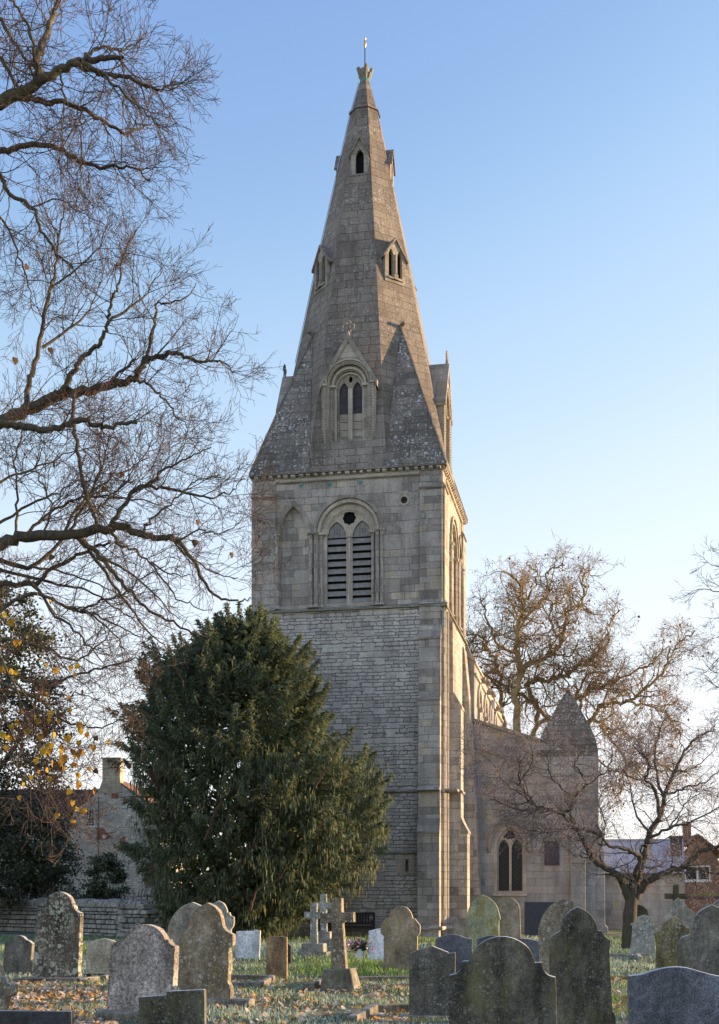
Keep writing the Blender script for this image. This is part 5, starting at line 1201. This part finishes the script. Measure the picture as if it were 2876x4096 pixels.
def edge_tree():
    rng = np.random.default_rng(9); W = Wood(); d0 = 45
    S = dict(seg=[.16, .12, .09], wig=[.14, .13, .12], trop=[.01, .0, .0], dens=[3.4, 5.0, 4.6], len=[1.1, .55, .26], rad=[.014, .008, .006], rmin=.0050, max=3, ang=(22, 50), tb=.8)
    for px in ([(3060, 2420), (2960, 2370), (2870, 2365), (2800, 2355), (2750, 2375)], [(3060, 2330), (2960, 2300), (2880, 2270), (2810, 2250)], [(3060, 2480), (2960, 2470), (2880, 2540), (2830, 2560)],
               [(3060, 2560), (2960, 2580), (2880, 2630), (2820, 2690)], [(3060, 2700), (2950, 2680), (2860, 2690), (2810, 2640)], [(3050, 2800), (2960, 2770), (2890, 2760), (2830, 2720)], [(3050, 2250), (2970, 2240), (2890, 2230)],
               [(3060, 2900), (2960, 2850), (2900, 2870)], [(3060, 2620), (2950, 2530), (2880, 2480), (2830, 2470)]):
        limb(W, rng, px, d0 + rng.normal(0, .8), d0 + rng.normal(0, 1.0), .035, .007, S)
    x0 = (3300 - CXP) / FPX * d0
    W2 = Wood(); P = catmull([(x0, d0, -.2), (x0 - .1, d0, 4), (x0 + .1, d0, 8), (x0 - .1, d0, 12), (x0, d0, 15)], 4); W2.tube(P, np.linspace(.4, .08, len(P)), 10)
    for y in (2420, 2330, 2480, 2560, 2700, 2800, 2250, 2900, 2620):
        e = np.array(at(3060, y, d0)); b0 = np.array([x0, d0, max(4, e[2] - .8)]); W2.tube(catmull([b0, (b0 + e) / 2 + np.array([0, 0, .15]), e], 4), np.linspace(.12, .06, 9), 6)
    root = tree('bare_tree', 'bare fine twigged tree reaching in from the right edge above the roofs', 'tree', (x0, d0, 0))
    part_mesh('trunk', W2.mesh('trunk'), M['bark_thin'], root); part_mesh('crown', W.mesh('crown'), M['bark_thin'], root)
edge_tree()

# ------------------------------------------------------------------ leafy evergreens
def interp_rows(rows, z):
    zs = [r[0] for r in rows]; return np.interp(z, zs, [r[1] for r in rows]), np.interp(z, zs, [r[2] for r in rows])
def yew():
    rng = np.random.default_rng(21); d = 43.6
    # silhouette rows: photo y, left x, right x
    rows = [(2455, 925, 1000), (2500, 860, 1110), (2560, 740, 1170), (2620, 620, 1205), (2700, 560, 1250), (2780, 530, 1295), (2860, 500, 1340), (2940, 490, 1400), (3000, 505, 1485), (3080, 520, 1545), (3180, 505, 1550),
            (3300, 520, 1570), (3400, 540, 1555), (3480, 560, 1530), (3560, 610, 1430), (3640, 640, 1250), (3740, 660, 1120)]
    rows = [(EYE + (HOR - y) / FPX * d, (l - CXP) / FPX * d, (r - CXP) / FPX * d) for y, l, r in rows][::-1]
    zlo, zhi = rows[0][0], rows[-1][0]
    V, K = [], []
    green = [(.110, .150, .088), (.130, .170, .090), (.165, .190, .090), (.190, .175, .070), (.085, .125, .082), (.20, .22, .165)]
    def spray(p, dr, L, w, c):
        "a flat drooping spray: a bent tapering strip with ragged side twigs"
        dr = unit(dr); side = unit(np.cross(dr, rng.normal(0, 1, 3))); m = p + dr * L * .5; e = p + dr * L + np.array([0, 0, -L * .30])
        for a, b_, wa, wb in ((p, m, w * .5, w), (m, e, w, w * .1)):
            V.extend([a - side * wa, a + side * wa, b_ + side * wb, b_ - side * wb]); K.extend([c] * 4)
    nP = 900
    for k in range(nP):
        z = zlo + (zhi - zlo) * (rng.random() ** .85); l, r = interp_rows(rows, z); cx, w = (l + r) / 2, (r - l) / 2
        t = (z - zlo) / (zhi - zlo); ph = rng.uniform(0, 2 * math.pi); rho = 1.0 - .42 * rng.random() ** 2.4
        out = np.array([math.cos(ph), .82 * math.sin(ph), 0])
        # bulges and hollows round the crown
        bul = .90 + .11 * math.sin(3.1 * ph + 2.2 * z) * math.cos(1.7 * z + ph) + rng.normal(0, .05)
        c0 = np.array([cx, d, z]) + out * w * rho * bul * (.88 + .08 * t) - np.array([0, 0, .15])
        up = .25 + 1.15 * t
        c0[2] -= .95 * max(0, t - .25) / .75
        ax = unit(out * (1.0 if t < .92 else .35) + np.array([0, 0, up]) + rng.normal(0, .22, 3)); L = rng.uniform(.5, 1.45) * (.75 + .4 * t) * (1.0 if t > .06 else .6)
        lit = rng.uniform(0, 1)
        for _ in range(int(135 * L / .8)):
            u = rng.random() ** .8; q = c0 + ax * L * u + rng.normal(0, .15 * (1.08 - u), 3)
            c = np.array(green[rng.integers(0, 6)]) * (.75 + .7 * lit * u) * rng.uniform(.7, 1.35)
            dr = ax * rng.uniform(.3, 1.0) + out * rng.uniform(.1, .5) + np.array([0, 0, -rng.uniform(.0, .95) * (1.15 - t * .9)]) + rng.normal(0, .42, 3)
            spray(q, dr, rng.uniform(.09, .22), rng.uniform(.012, .028), c)
    # hanging curtains under the boughs
    for k in range(230):
        z = rng.uniform(zlo + .2, zhi * .55); l, r = interp_rows(rows, z); cx, w = (l + r) / 2, (r - l) / 2; ph = rng.uniform(math.pi, 2 * math.pi) if rng.random() < .75 else rng.uniform(0, math.pi)
        c0 = np.array([cx + math.cos(ph) * w * .93, d + .82 * math.sin(ph) * w * .93, z])
        for _ in range(30):
            q = c0 + rng.normal(0, .10, 3) * np.array([1.4, 1, 2.2]); c = np.array(green[rng.integers(0, 6)]) * rng.uniform(.6, 1.3)
            spray(q, np.array([rng.normal(0, .16), rng.normal(0, .16), -1]), rng.uniform(.10, .24), rng.uniform(.011, .022), c)
    # deep inner foliage
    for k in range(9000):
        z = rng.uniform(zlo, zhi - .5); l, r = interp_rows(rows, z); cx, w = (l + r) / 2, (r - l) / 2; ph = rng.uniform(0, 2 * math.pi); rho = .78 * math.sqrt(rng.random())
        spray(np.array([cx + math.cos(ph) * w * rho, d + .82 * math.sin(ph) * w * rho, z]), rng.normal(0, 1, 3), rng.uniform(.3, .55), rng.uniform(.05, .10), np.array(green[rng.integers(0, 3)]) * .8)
    V = np.array(V); F = np.arange(len(V)).reshape(-1, 4)
    x0 = (1010 - CXP) / FPX * d
    root = tree('yew_tree', 'large dark green yew tree with drooping sprays and golden sunlit right side', 'tree', (x0, d, 0))
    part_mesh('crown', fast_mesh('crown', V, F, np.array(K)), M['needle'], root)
    W = Wood(); S = dict(seg=[.3, .2], wig=[.15, .2], trop=[.05, .0], dens=[1.2, 1.0], len=[1.6, .8], rad=[.05, .02], rmin=.012, max=2, ang=(30, 60))
    for k in range(9):
        a = rng.uniform(0, 2 * math.pi); r = rng.uniform(0, .35); grow(W, rng, (x0 + r * math.cos(a), d + r * math.sin(a), -.1), (.35 * math.cos(a), .35 * math.sin(a), 1), rng.uniform(5, 9), rng.uniform(.12, .3), 0, S)
    for px in ([(1000, 3640), (1030, 3560), (1090, 3530), (1150, 3500)], [(1260, 3150), (1300, 3080), (1340, 3030)], [(820, 3360), (860, 3250), (900, 3180)]):
        limb(W, rng, px, d - 3.2, d - 3.9, .05, .012, S, lev=1)
    part_mesh('trunk', W.mesh('trunk'), M['bark_yew'], root)
yew()

def leafy(name, label, cat, rows, d, n, leaf, greens, clumps, depth=.8, mat='ivy_leaf', seed=1, root_px=None, trunk=True, clump_r=.45):
    "evergreen mass of leaf clumps inside a silhouette read off the photograph"
    rng = np.random.default_rng(seed)
    R_ = sorted([(EYE + (HOR - y) / FPX * d, (l - CXP) / FPX * d, (r - CXP) / FPX * d) for y, l, r in rows]); zlo, zhi = R_[0][0], R_[-1][0]
    V, K = [], []
    for k in range(clumps):
        z = rng.uniform(zlo, zhi); l, r = interp_rows(R_, z); cx, w = (l + r) / 2, (r - l) / 2; ph = rng.uniform(0, 2 * math.pi); rho = 1 - .6 * rng.random() ** 2
        c = np.array([cx + math.cos(ph) * w * rho * .93, d + depth * math.sin(ph) * w * rho, z]); cr = clump_r * rng.uniform(.5, 1.2); tone = rng.uniform(.65, 1.4)
        m = int(n / clumps * rng.uniform(.6, 1.4))
        P = c + rng.normal(0, cr * .5, (m, 3)) * np.array([1, 1, .75])
        A = rng.normal(0, 1, (m, 3)); A /= np.linalg.norm(A, axis=1)[:, None]; B = np.cross(A, rng.normal(0, 1, (m, 3))); B /= np.linalg.norm(B, axis=1)[:, None]
        s_ = leaf * rng.uniform(.6, 1.3, (m, 1))
        V.append(np.stack([P - A * s_, P + B * s_ * .6, P + A * s_, P - B * s_ * .6], 1).reshape(-1, 3))
        col = np.array(greens)[rng.integers(0, len(greens), m)] * tone * rng.uniform(.7, 1.3, (m, 1)); K.append(np.repeat(col, 4, 0))
    V = np.concatenate(V); K = np.concatenate(K); F = np.arange(len(V)).reshape(-1, 4)
    x0 = ((root_px or (rows[-1][1] + rows[-1][2]) / 2) - CXP) / FPX * d
    root = tree(name, label, cat, (x0, d, 0)); part_mesh('crown', fast_mesh('crown', V, F, K), M[mat], root)
    if trunk:
        W = Wood(); S = dict(seg=[.3, .2], wig=[.12, .2], trop=[.05, .0], dens=[1.0, 1.2], len=[1.4, .7], rad=[.05, .02], rmin=.01, max=2, ang=(30, 60))
        for k in range(4 if zhi > 4 else 6): grow(W, rng, (x0 + rng.normal(0, .2), d + rng.normal(0, .2), -.1), (rng.normal(0, .25), rng.normal(0, .25), 1), (zhi - .3) * rng.uniform(.6, .95), .22 if zhi > 4 else .05, 0, S)
        part_mesh('trunk', W.mesh('trunk'), M['bark_yew'], root)
    return root
IVY = [(.06, .088, .045), (.08, .11, .052), (.11, .135, .066), (.135, .145, .085), (.046, .066, .04)]
leafy('ivy_clad_tree', 'tall ivy smothered tree behind the lime twigs at the left edge', 'tree', [(2330, -330, 40), (2420, -420, 170), (2560, -480, 215), (2700, -520, 240), (2850, -540, 260), (3000, -560, 270), (3150, -560, 265), (3300, -560, 250), (3620, -540, 240)], 56, 52000, .085, [(.035, .05, .02), (.05, .062, .026), (.075, .075, .032), (.10, .085, .04)], 330, seed=3, root_px=-150, clump_r=.8)
leafy('ivy_bush', 'dense dark ivy bush rising behind the drystone wall at the left', 'bush', [(3215, -200, 180), (3260, -300, 270), (3330, -330, 305), (3400, -340, 318), (3480, -340, 330), (3560, -340, 335), (3640, -340, 330)], 58.5, 34000, .075, IVY, 230, seed=4, root_px=30, clump_r=.55)
leafy('shrub', 'small round dark shrub in front of the cottage wall', 'shrub', [(3425, 415, 440), (3455, 360, 490), (3500, 335, 500), (3550, 335, 512), (3600, 340, 512), (3690, 380, 480)], 54.5, 12000, .06, IVY, 95, seed=6, root_px=430, clump_r=.35)

def bramble():
    rng = np.random.default_rng(17); W = Wood(); d = 55.0
    S = dict(seg=[.1, .08], wig=[.22, .25], trop=[-.05, -.02], dens=[2.4, 2.0], len=[.5, .25], rad=[.008, .006], rmin=.006, max=2, ang=(25, 70))
    for k in range(75):
        p = np.array(at(rng.uniform(-20, 300), 3640, d)); p[2] = rng.uniform(.9, 1.2); grow(W, rng, p + np.array([0, rng.normal(0, .3), 0]), (rng.normal(0, .8), rng.normal(-.1, .3), rng.uniform(.1, .9)), rng.uniform(.5, 1.3), .009, 0, S)
    for k in range(14):
        p = np.array(at(rng.uniform(520, 590), 3640, d)); p[2] = .9; grow(W, rng, p, (rng.normal(0, .4), 0, 1), rng.uniform(.8, 1.7), .010, 0, S)
    root = tree('bramble', 'tangle of bare pale bramble stems over the drystone wall', 'bramble', tuple(at(140, 3700, d))); root.location.z = 0
    part_mesh('stems', W.mesh('stems'), bark('bramble stem', (.16, .125, .10), (.30, .25, .21), 25), root)
bramble()

# ------------------------------------------------------------------ drystone wall
def drystone(label, path, hs, seed, coping=True, course=.165):
    "wall of separate laid stones along a ground path; hs = height at each path point"
    rr = random.Random(seed); c = Vector((path[0][0], path[0][1], 0))
    t = thing('drystone_wall', label, 'stone wall', c)
    V, F, K = [], [], []
    def rock(cx, cz, w, h, y0, y1, tilt, fr):
        pts = []
        for a, b_ in ((-1, -.78), (-.82, -1), (.8, -1), (1, -.72), (1, .74), (.78, 1), (-.84, 1), (-1, .7)):
            pts.append((cx + a * w / 2 * rr.uniform(.93, 1.0), cz + b_ * h / 2 * rr.uniform(.92, 1.0)))
        if tilt: pts = [(cx + (x - cx) * math.cos(tilt) - (z - cz) * math.sin(tilt), cz + (x - cx) * math.sin(tilt) + (z - cz) * math.cos(tilt)) for x, z in pts]
        b = MB(fr); n = 8; ins = .74
        vs = [(x, y0 + .035, z) for x, z in pts] + [(cx + (x - cx) * ins, y0 + rr.uniform(-.012, .008), cz + (z - cz) * ins) for x, z in pts] + [(x, y1, z) for x, z in pts]
        fs = [tuple(range(8, 16))] + [(i, (i + 1) % 8, 8 + (i + 1) % 8, 8 + i) for i in range(8)] + [(i, 16 + i, 16 + (i + 1) % 8, (i + 1) % 8) for i in range(8)]
        k0 = len(V); V.extend([tuple(fr @ Vector(q) - c) for q in vs]); F.extend([tuple(i + k0 for i in f) for f in fs])
        g = rr.uniform(.7, 1.25); K.append((len(fs), g))
    for (p, q), (h0, h1) in zip(zip(path, path[1:]), zip(hs, hs[1:])):
        dv = Vector((q[0] - p[0], q[1] - p[1])); L = dv.length; fr = Matrix.Translation((p[0], p[1], 0)) @ Matrix.Rotation(math.atan2(dv.y, dv.x), 4, 'Z')
        hm = min(h0, h1); z = -.05
        while z < hm - .22:
            h = course * rr.uniform(.55, 1.45); x = -rr.uniform(0, .2)
            while x < L:
                w = rr.uniform(.16, .58); rock(x + w / 2, z + h / 2, w * .93, h * .86, rr.uniform(-.07, .02), .42, rr.uniform(-.03, .03), fr); x += w
            z += h
        if coping:
            x = 0
            while x < L:
                w = rr.uniform(.09, .19); h = rr.uniform(.20, .38); rock(x, hm - .22 + h / 2 + rr.uniform(-.03, .02) + (h0 + (h1 - h0) * x / L - hm), w, h, -.03, .40, rr.uniform(-.55, -.2), fr); x += w * 1.05
    me = bpy.data.meshes.new('stonework'); me.from_pydata(V, [], F); bm = bmesh.new(); bm.from_mesh(me); bmesh.ops.recalc_face_normals(bm, faces=bm.faces); bm.to_mesh(me); bm.free()
    a = me.color_attributes.new('tint', 'FLOAT_COLOR', 'CORNER'); k = 0; fi = 0
    cols = []
    for nf, g in K:
        for _ in range(nf): n = len(F[fi]); fi += 1; cols += [(.33 * g, .315 * g, .28 * g, 1)] * n
    a.data.foreach_set('color', np.array(cols, np.float32).ravel())
    link('stonework', me, M['wallstone'], t)
    b = MB()
    for p, q in zip(path, path[1:]):
        dv = Vector((q[0] - p[0], q[1] - p[1])); b.box(0, dv.length, .10, .36, -.1, min(hs) - .25, Matrix.Translation(Vector((p[0], p[1], 0)) - c) @ Matrix.Rotation(math.atan2(dv.y, dv.x), 4, 'Z'))
    b.build('core', M['bench'], t); return t
s = NT('walling stone'); o = s.n("TexCoord").outputs["Object"]; a_ = s.n("Attribute", attribute_name="tint").outputs["Color"]
nz_ = s.noise(o, 9.0, 5, .7); k_ = s.ramp(nz_, .25, .75, .6, 1.4)
c_ = s.mix(1.0, a_, s.n("CombineColor", {0: k_, 1: k_, 2: k_}).outputs[0], 'MULTIPLY'); c_ = s.mix(s.math('MULTIPLY', s.ramp(s.noise(o, 3.0, 4, .65), .52, .66), .6), c_, (.12, .125, .06))
M['wallstone'] = s.done(c_, s.noise(o, 30.0, 4, .7), .8, .02)
def gp(x, d): return ((x - CXP) / FPX * d, d)
drystone('long grey drystone wall with slanting coping stones on the left', [gp(-130, 58), gp(150, 54.5), gp(470, 48.5), gp(560, 47.2), gp(720, 47.0)], [1.30, 1.33, 1.32, 1.32, 1.38], 2)
drystone('short mossy raised piece of drystone wall beside the yew', [gp(552, 51), gp(760, 50)], [1.75, 1.80], 5)

# ------------------------------------------------------------------ stone cottage on the left
def cottage():
    d = 72.0; yaw = -.06
    def w(x, y, dd=d): return ((x - CXP) / FPX * dd, EYE + (HOR - y) / FPX * dd)
    X0, _ = w(289, 3247); XA, ZA = w(455, 3118); X1, _ = w(632, 3247); ZE = w(289, 3247)[1]
    t = thing('stone_house', 'pale stone cottage with chimney and red brick patches behind the shrub', 'house', (XA, d, 0), yaw)
    l, r = X0 - XA, X1 - XA
    wl, wr, wb, wt = [v - XA for v in (w(339, 0)[0], w(376, 0)[0])] + [w(0, 3305)[1], w(0, 3233)[1]]
    gx0, gx1, gz = w(583, 0)[0] - XA, w(684, 0)[0] - XA, w(0, 3452)[1]
    b = MB(); b.plate([(l, 0), (r, 0), (r, ZE), (0, ZA), (l, ZE)], [[(wl, wb), (wl, wt), (wr, wt), (wr, wb)]], 0, .4)
    b.box(l, l + .4, .401, 9, 0, ZE); b.box(r - .4, r, .401, 9, 0, ZE)
    wall = b.build('wall', M['houseStone'], t)
    b = MB()
    for s_ in (-1, 1): b.prism([(0, ZA + .12), (s_ * (r + .25), ZE - (ZA - ZE) / r * .25 + .12), (s_ * (r + .25), ZE - (ZA - ZE) / r * .25), (0, ZA)], 'y', .02, 9)
    b.build('roof', M['tile_warm'], t)
    b = MB(); rz = w(0, 3155, d + 3)[1]     # rear wing whose roof slope faces us
    b.prism([(1.2, ZE - .6), (3.4, rz), (3.4, rz - .1), (1.2, ZE - .72)], 'x', l - 5.5, l + 1.7)
    for k in range(30):
        u = l - 5.4 + k * .235; b.tube([(u, 1.18, ZE - .57), (u, 3.4, rz + .03)], .045, 5)
    b.build('wing_roof', M['tile'], t)
    b = MB(); b.box(l - 5.4, l, 1.4, 5.5, 0, ZE - .66); b.build('wing_wall', M['houseStone'], t)
    cx0, cx1 = w(409, 0)[0] - XA, w(481, 0)[0] - XA; cz = w(0, 3030)[1]
    b = MB(); b.box(cx0, cx1, -.03, .75, ZA - .8, cz - .08); b.box(cx0 - .05, cx1 + .05, -.08, .80, cz - .08, cz); b.prism([(cx0 - .25, ZA - .75), (cx1 + .1, ZA - .75), (cx1, ZA - .05), (cx0, ZA - .05)], 'y', -.035, .4)
    b.build('chimney', M['chimneyStone'], t, bevel=.01)
    f = MB(); f.plate([(wl, wb), (wl, wt), (wr, wt), (wr, wb)], [[(wl + .05, wb + .05), (wl + .05, wt - .40), (wr - .05, wt - .40), (wr - .05, wb + .05)], [(wl + .05, wt - .35), (wl + .05, wt - .05), (wr - .05, wt - .05), (wr - .05, wt - .35)]], .04, .10)
    n = 3
    for k in range(1, 3): f.box(wl + (wr - wl) * k / 3 - .012, wl + (wr - wl) * k / 3 + .012, .045, .07, wb + .05, wt - .05)
    for k in range(1, 4): f.box(wl + .05, wr - .05, .046, .068, wb + (wt - wb - .4) * k / 4, wb + (wt - wb - .4) * k / 4 + .022)
    win = f.build('window', M['white_paint'], t)
    b = MB(); b.box(wl + .02, wr - .02, .11, .12, wb + .02, wt - .02); b.build('pane', M['glass'], win)
    b = MB(); b.box(wl - .05, wr + .05, -.05, .08, wb - .07, wb - .002); b.build('sill', M['white_paint'], win)
    # patches of bare brick
    for poly in ([(383, 3310), (414, 3312), (424, 3325), (430, 3336), (447, 3346), (440, 3352), (425, 3358), (382, 3358), (390, 3335)], [(488, 3347), (502, 3345), (502, 3371), (490, 3371)], [(480, 3354), (487, 3352), (487, 3366), (480, 3364)], [(445, 3175), (458, 3168), (458, 3155), (474, 3155), (474, 3195), (446, 3195)], [(410, 3143), (436, 3143), (436, 3168), (418, 3182), (412, 3160)], [(389, 3268), (396, 3268), (396, 3276), (389, 3276)]):
        b = MB(); b.plate([(w(x, y)[0] - XA, w(x, y)[1]) for x, y in poly], None, -.004, .05); b.build('brick_patch', M['redbrick'], t)
    b = MB(); b.plate(circ(w(419, 0)[0] - XA, w(0, 3347)[1], .13, 6), None, -.16, -.02); la = b.build('wall_lamp', M['cream_plastic'], t, bevel=.015)
    b = MB(); b.plate(circ(w(419, 0)[0] - XA, w(0, 3346)[1], .085, 6), None, -.175, -.161); b.build('lamp_face', M['lamp_glass'], la)
    b = MB(); x, z = w(290, 3293); b.box(x - XA - .14, x - XA + .1, -.35, -.1, z - .05, z + .07); b.box(x - XA - .02, x - XA + .04, -.12, 0, z, z + .25); b.build('camera_box', M['lead'], t)
    b = MB(); b.box(gx0, gx1, -.06, -.01, 0, gz); door = b.build('door', M['brownbrick'], t)
    b = MB(); b.box((gx0 + gx1) / 2, gx1 - .08, -.09, -.06, 0, gz - .1); b.build('door_panel', M['purple_board'], door)
    b = MB(); x = w(391, 0)[0] - XA; b.tube([(x, -.03, .2), (x + .03, -.03, ZA - 1.0)], .018, 5); b.build('cable', M['iron'], t)
cottage()

# ------------------------------------------------------------------ brick house and wall on the right
def brick_house():
    d = 76.0
    def w(x, y): return ((x - CXP) / FPX * d, EYE + (HOR - y) / FPX * d)
    xl, xr = w(2700, 0)[0], w(3060, 0)[0]; xa = w(2790, 0)[0]
    t = thing('brick_house', 'red brown brick house with white windows beyond the vestry', 'house', (xl, d, 0), -.1)
    ze = w(0, 3420)[1]; za = w(0, 3345)[1]; X = lambda x: w(x, 0)[0] - xl
    wx0, wx1, wz0, wz1 = X(2738), X(2838), w(0, 3523)[1], w(0, 3463)[1]
    b = MB(); b.plate([(0, 0), (xr - xl, 0), (xr - xl, ze - 1.0), (X(2880), ze - .5), (X(2790), za), (0, ze - .4)], [[(wx0, wz0), (wx0, wz1), (wx1, wz1), (wx1, wz0)]], 0, .3); b.build('wall', M['brownbrick'], t)
    b = MB()
    for p, q in (((X(2790), za), (X(2680), za - 1.3)), ((X(2790), za), (X(2900), za - 1.3))): b.prism([p, q, (q[0], q[1] + .14), (p[0], p[1] + .14)], 'y', -.15, 7)
    roof = b.build('roof', M['tile_warm'], t)
    b = MB(); b.box(X(2746), X(2774), 1.0, 1.6, za - .6, w(0, 3290)[1]); b.box(X(2743), X(2777), .96, 1.64, w(0, 3290)[1], w(0, 3282)[1]); b.build('chimney', M['brownbrick'], roof)
    b = MB(); m = (wx0 + wx1) / 2
    b.plate([(wx0, wz0), (wx0, wz1), (wx1, wz1), (wx1, wz0)], [[(wx0 + .07, wz0 + .08), (wx0 + .07, wz1 - .07), (m - .05, wz1 - .07), (m - .05, wz0 + .08)], [(m + .05, wz0 + .08), (m + .05, wz1 - .07), (wx1 - .07, wz1 - .07), (wx1 - .07, wz0 + .08)]], -.02, .08); win = b.build('window', M['white_paint'], t)
    b = MB(); b.box(wx0 + .02, wx1 - .02, .10, .12, wz0 + .02, wz1 - .02); b.build('pane', M['glass'], win)
    b = MB(); b.box(wx0 - .08, wx1 + .08, -.10, .06, wz0 - .09, wz0 - .002); b.build('sill', M['white_paint'], win)
    d2 = 66.0; x0, x1 = (2735 - CXP) / FPX * d2, (3080 - CXP) / FPX * d2; zt = EYE + (HOR - 3588) / FPX * d2
    t = thing('brick_wall', 'low old brick boundary wall with weedy top beside the vestry', 'wall', (x0, d2, 0), -.05)
    b = MB(); b.box(0, x1 - x0, 0, .3, -.1, zt - .08); b.build('wall', M['brownbrick'], t)
    b = MB(); b.prism([(-.06, zt - .08), (.36, zt - .08), (.30, zt + .04), (.0, zt + .04)], 'x', 0, x1 - x0); b.build('coping', M['tile'], t)
    rr = random.Random(8); V, F, K = [], [], []
    for k in range(150):
        c = rr.choice((.35, 1.2, 1.5, 2.6, 3.2)); x = rr.gauss(c, .22); y = rr.uniform(.02, .28); h = rr.uniform(.08, .32); w_ = .02; n = len(V)
        if not 0 < x < x1 - x0: continue
        V += [(x - w_, y, zt + .03), (x + w_, y, zt + .03), (x + rr.gauss(0, .05), y, zt + h)]; F.append((n, n + 1, n + 2)); K += [(.14, .20, .05)] * 3
    link('weeds', fast_mesh('weeds', V, F, np.array(K)), M['leaf_tint'], t)
brick_house()

# ------------------------------------------------------------------ grass, frost and fallen leaves
def grass():
    rng = np.random.default_rng(2); N = 150000
    d = 9.5 + (46 - 9.5) * rng.random(N) ** 1.25; x = rng.uniform(-.31, .31, N) * d
    # clumpy height and frost fields
    f1 = np.sin(x * 1.3 + 1.7 * np.sin(d * .7)) * np.cos(d * 1.1 + np.sin(x * .9)); f2 = np.sin(x * .55 + 2 + .8 * np.sin(d * .4)) * np.cos(d * .33 + .5)
    keep = rng.random(N) < .55 + .4 * f1; d, x, f1, f2 = d[keep], x[keep], f1[keep], f2[keep]; n = len(d)
    h = rng.uniform(.025, .075, n) * (1 + .5 * f1) * (.8 + d / 40); w = rng.uniform(.004, .009, n) * (.7 + d / 26); a = rng.uniform(0, np.pi, n)
    P = np.stack([x, d, np.full(n, -.03)], 1); S = np.stack([np.cos(a), np.sin(a), np.zeros(n)], 1) * w[:, None]
    T = P + np.stack([rng.normal(0, .5, n) * h, rng.normal(0, .5, n) * h, h + .03], 1); Mi = (P + T) / 2 + np.stack([np.zeros(n), np.zeros(n), h * .16], 1)
    V = np.stack([P - S, P + S, Mi + S * .8, T, Mi - S * .8], 1).reshape(-1, 3); F = np.arange(n)[:, None] * 5
    F = np.concatenate([F + np.array([0, 1, 2, 4]), F + np.array([4, 2, 3, 3])])
    tri = F[n:, :3]; 
    base = np.array([.17, .30, .06]); fr = np.array([.48, .56, .50]); dry = np.array([.22, .19, .085]); yel = np.array([.17, .20, .045])
    u = rng.random(n)[:, None]; c = base * rng.uniform(.6, 1.5, (n, 1)); c = np.where(u < .12, dry, np.where(u < .34, yel, c))
    fk = np.clip(.34 + .42 * f2 + rng.normal(0, .22, n), 0, .85)[:, None]; c = c * (1 - fk) + fr * fk
    K = np.repeat(c, 5, 0)
    # quads and triangle tips as quads with a repeated corner are avoided: build as triangles
    q = F[:n]; TR = np.concatenate([q[:, [0, 1, 2]], q[:, [0, 2, 3]], tri])
    props(link('grass', fast_mesh('grass', V, TR, K), M['grass_blade']), kind='stuff')
M['grass_blade'] = tinted('grass blade', .7, .2, .30, .1)
grass()
def fallen():
    rng = np.random.default_rng(6); V, F, K = [], [], []
    def leaf(x, d, z, s_, c):
        yaw = rng.uniform(0, 2 * math.pi); tilt = rng.normal(0, .45, 2); n = len(V); a, b_ = math.cos(yaw), math.sin(yaw); cu = rng.uniform(.1, .75)
        for u, v, k in ((-1, 0, 0), (-.35, .62, 1), (.45, .6, 1), (1, 0, .1), (.45, -.6, 1), (-.35, -.62, 1)):
            V.append((x + s_ * (u * a - v * b_), d + s_ * (u * b_ + v * a), z + s_ * (k * cu * .55 + u * tilt[0] + v * tilt[1] + .3)))
        F.extend([(n, n + 1, n + 2, n + 3), (n, n + 3, n + 4, n + 5)]); K.extend([c] * 6)
    pal = [(.40, .27, .15), (.48, .36, .24), (.33, .19, .09), (.55, .46, .38), (.62, .36, .05), (.60, .28, .04), (.26, .15, .08), (.52, .44, .36), (.45, .42, .38), (.60, .55, .50), (.55, .48, .42), (.46, .33, .22)]
    def scatter(n, xr, dr, dens=1.0, s0=.03, s1=.055):
        for _ in range(n):
            d = rng.uniform(*dr); px = rng.uniform(*xr); xx = (px - CXP) / FPX * d
            if rng.random() > .55 + .45 * math.sin(2.3 * xx + 1.3 * math.sin(1.9 * d)) * math.cos(1.7 * d + .8 * xx): continue
            leaf((px - CXP) / FPX * d, d, rng.uniform(0, .035), rng.uniform(s0, s1), np.array(pal[rng.integers(0, len(pal))]) * rng.uniform(.85, 1.55))
    scatter(6500, (-60, 470), (12.5, 22.5)); scatter(350, (-60, 500), (22, 30)); scatter(800, (850, 1640), (13, 20.5)); scatter(550, (900, 1640), (20.5, 23.0)); scatter(150, (860, 2876), (13, 33)); scatter(90, (2440, 2560), (13, 24))
    scatter(520, (895, 1060), (21.2, 22.9), s0=.02, s1=.04); scatter(420, (1270, 1640), (21, 22.3), s0=.02, s1=.04); scatter(300, (1500, 1640), (15.2, 16.9), s0=.02, s1=.04)
    props(link('fallen_leaves', fast_mesh('fallen_leaves', V, F, np.array(K)), M['leaf_tint']), kind='stuff')
fallen()
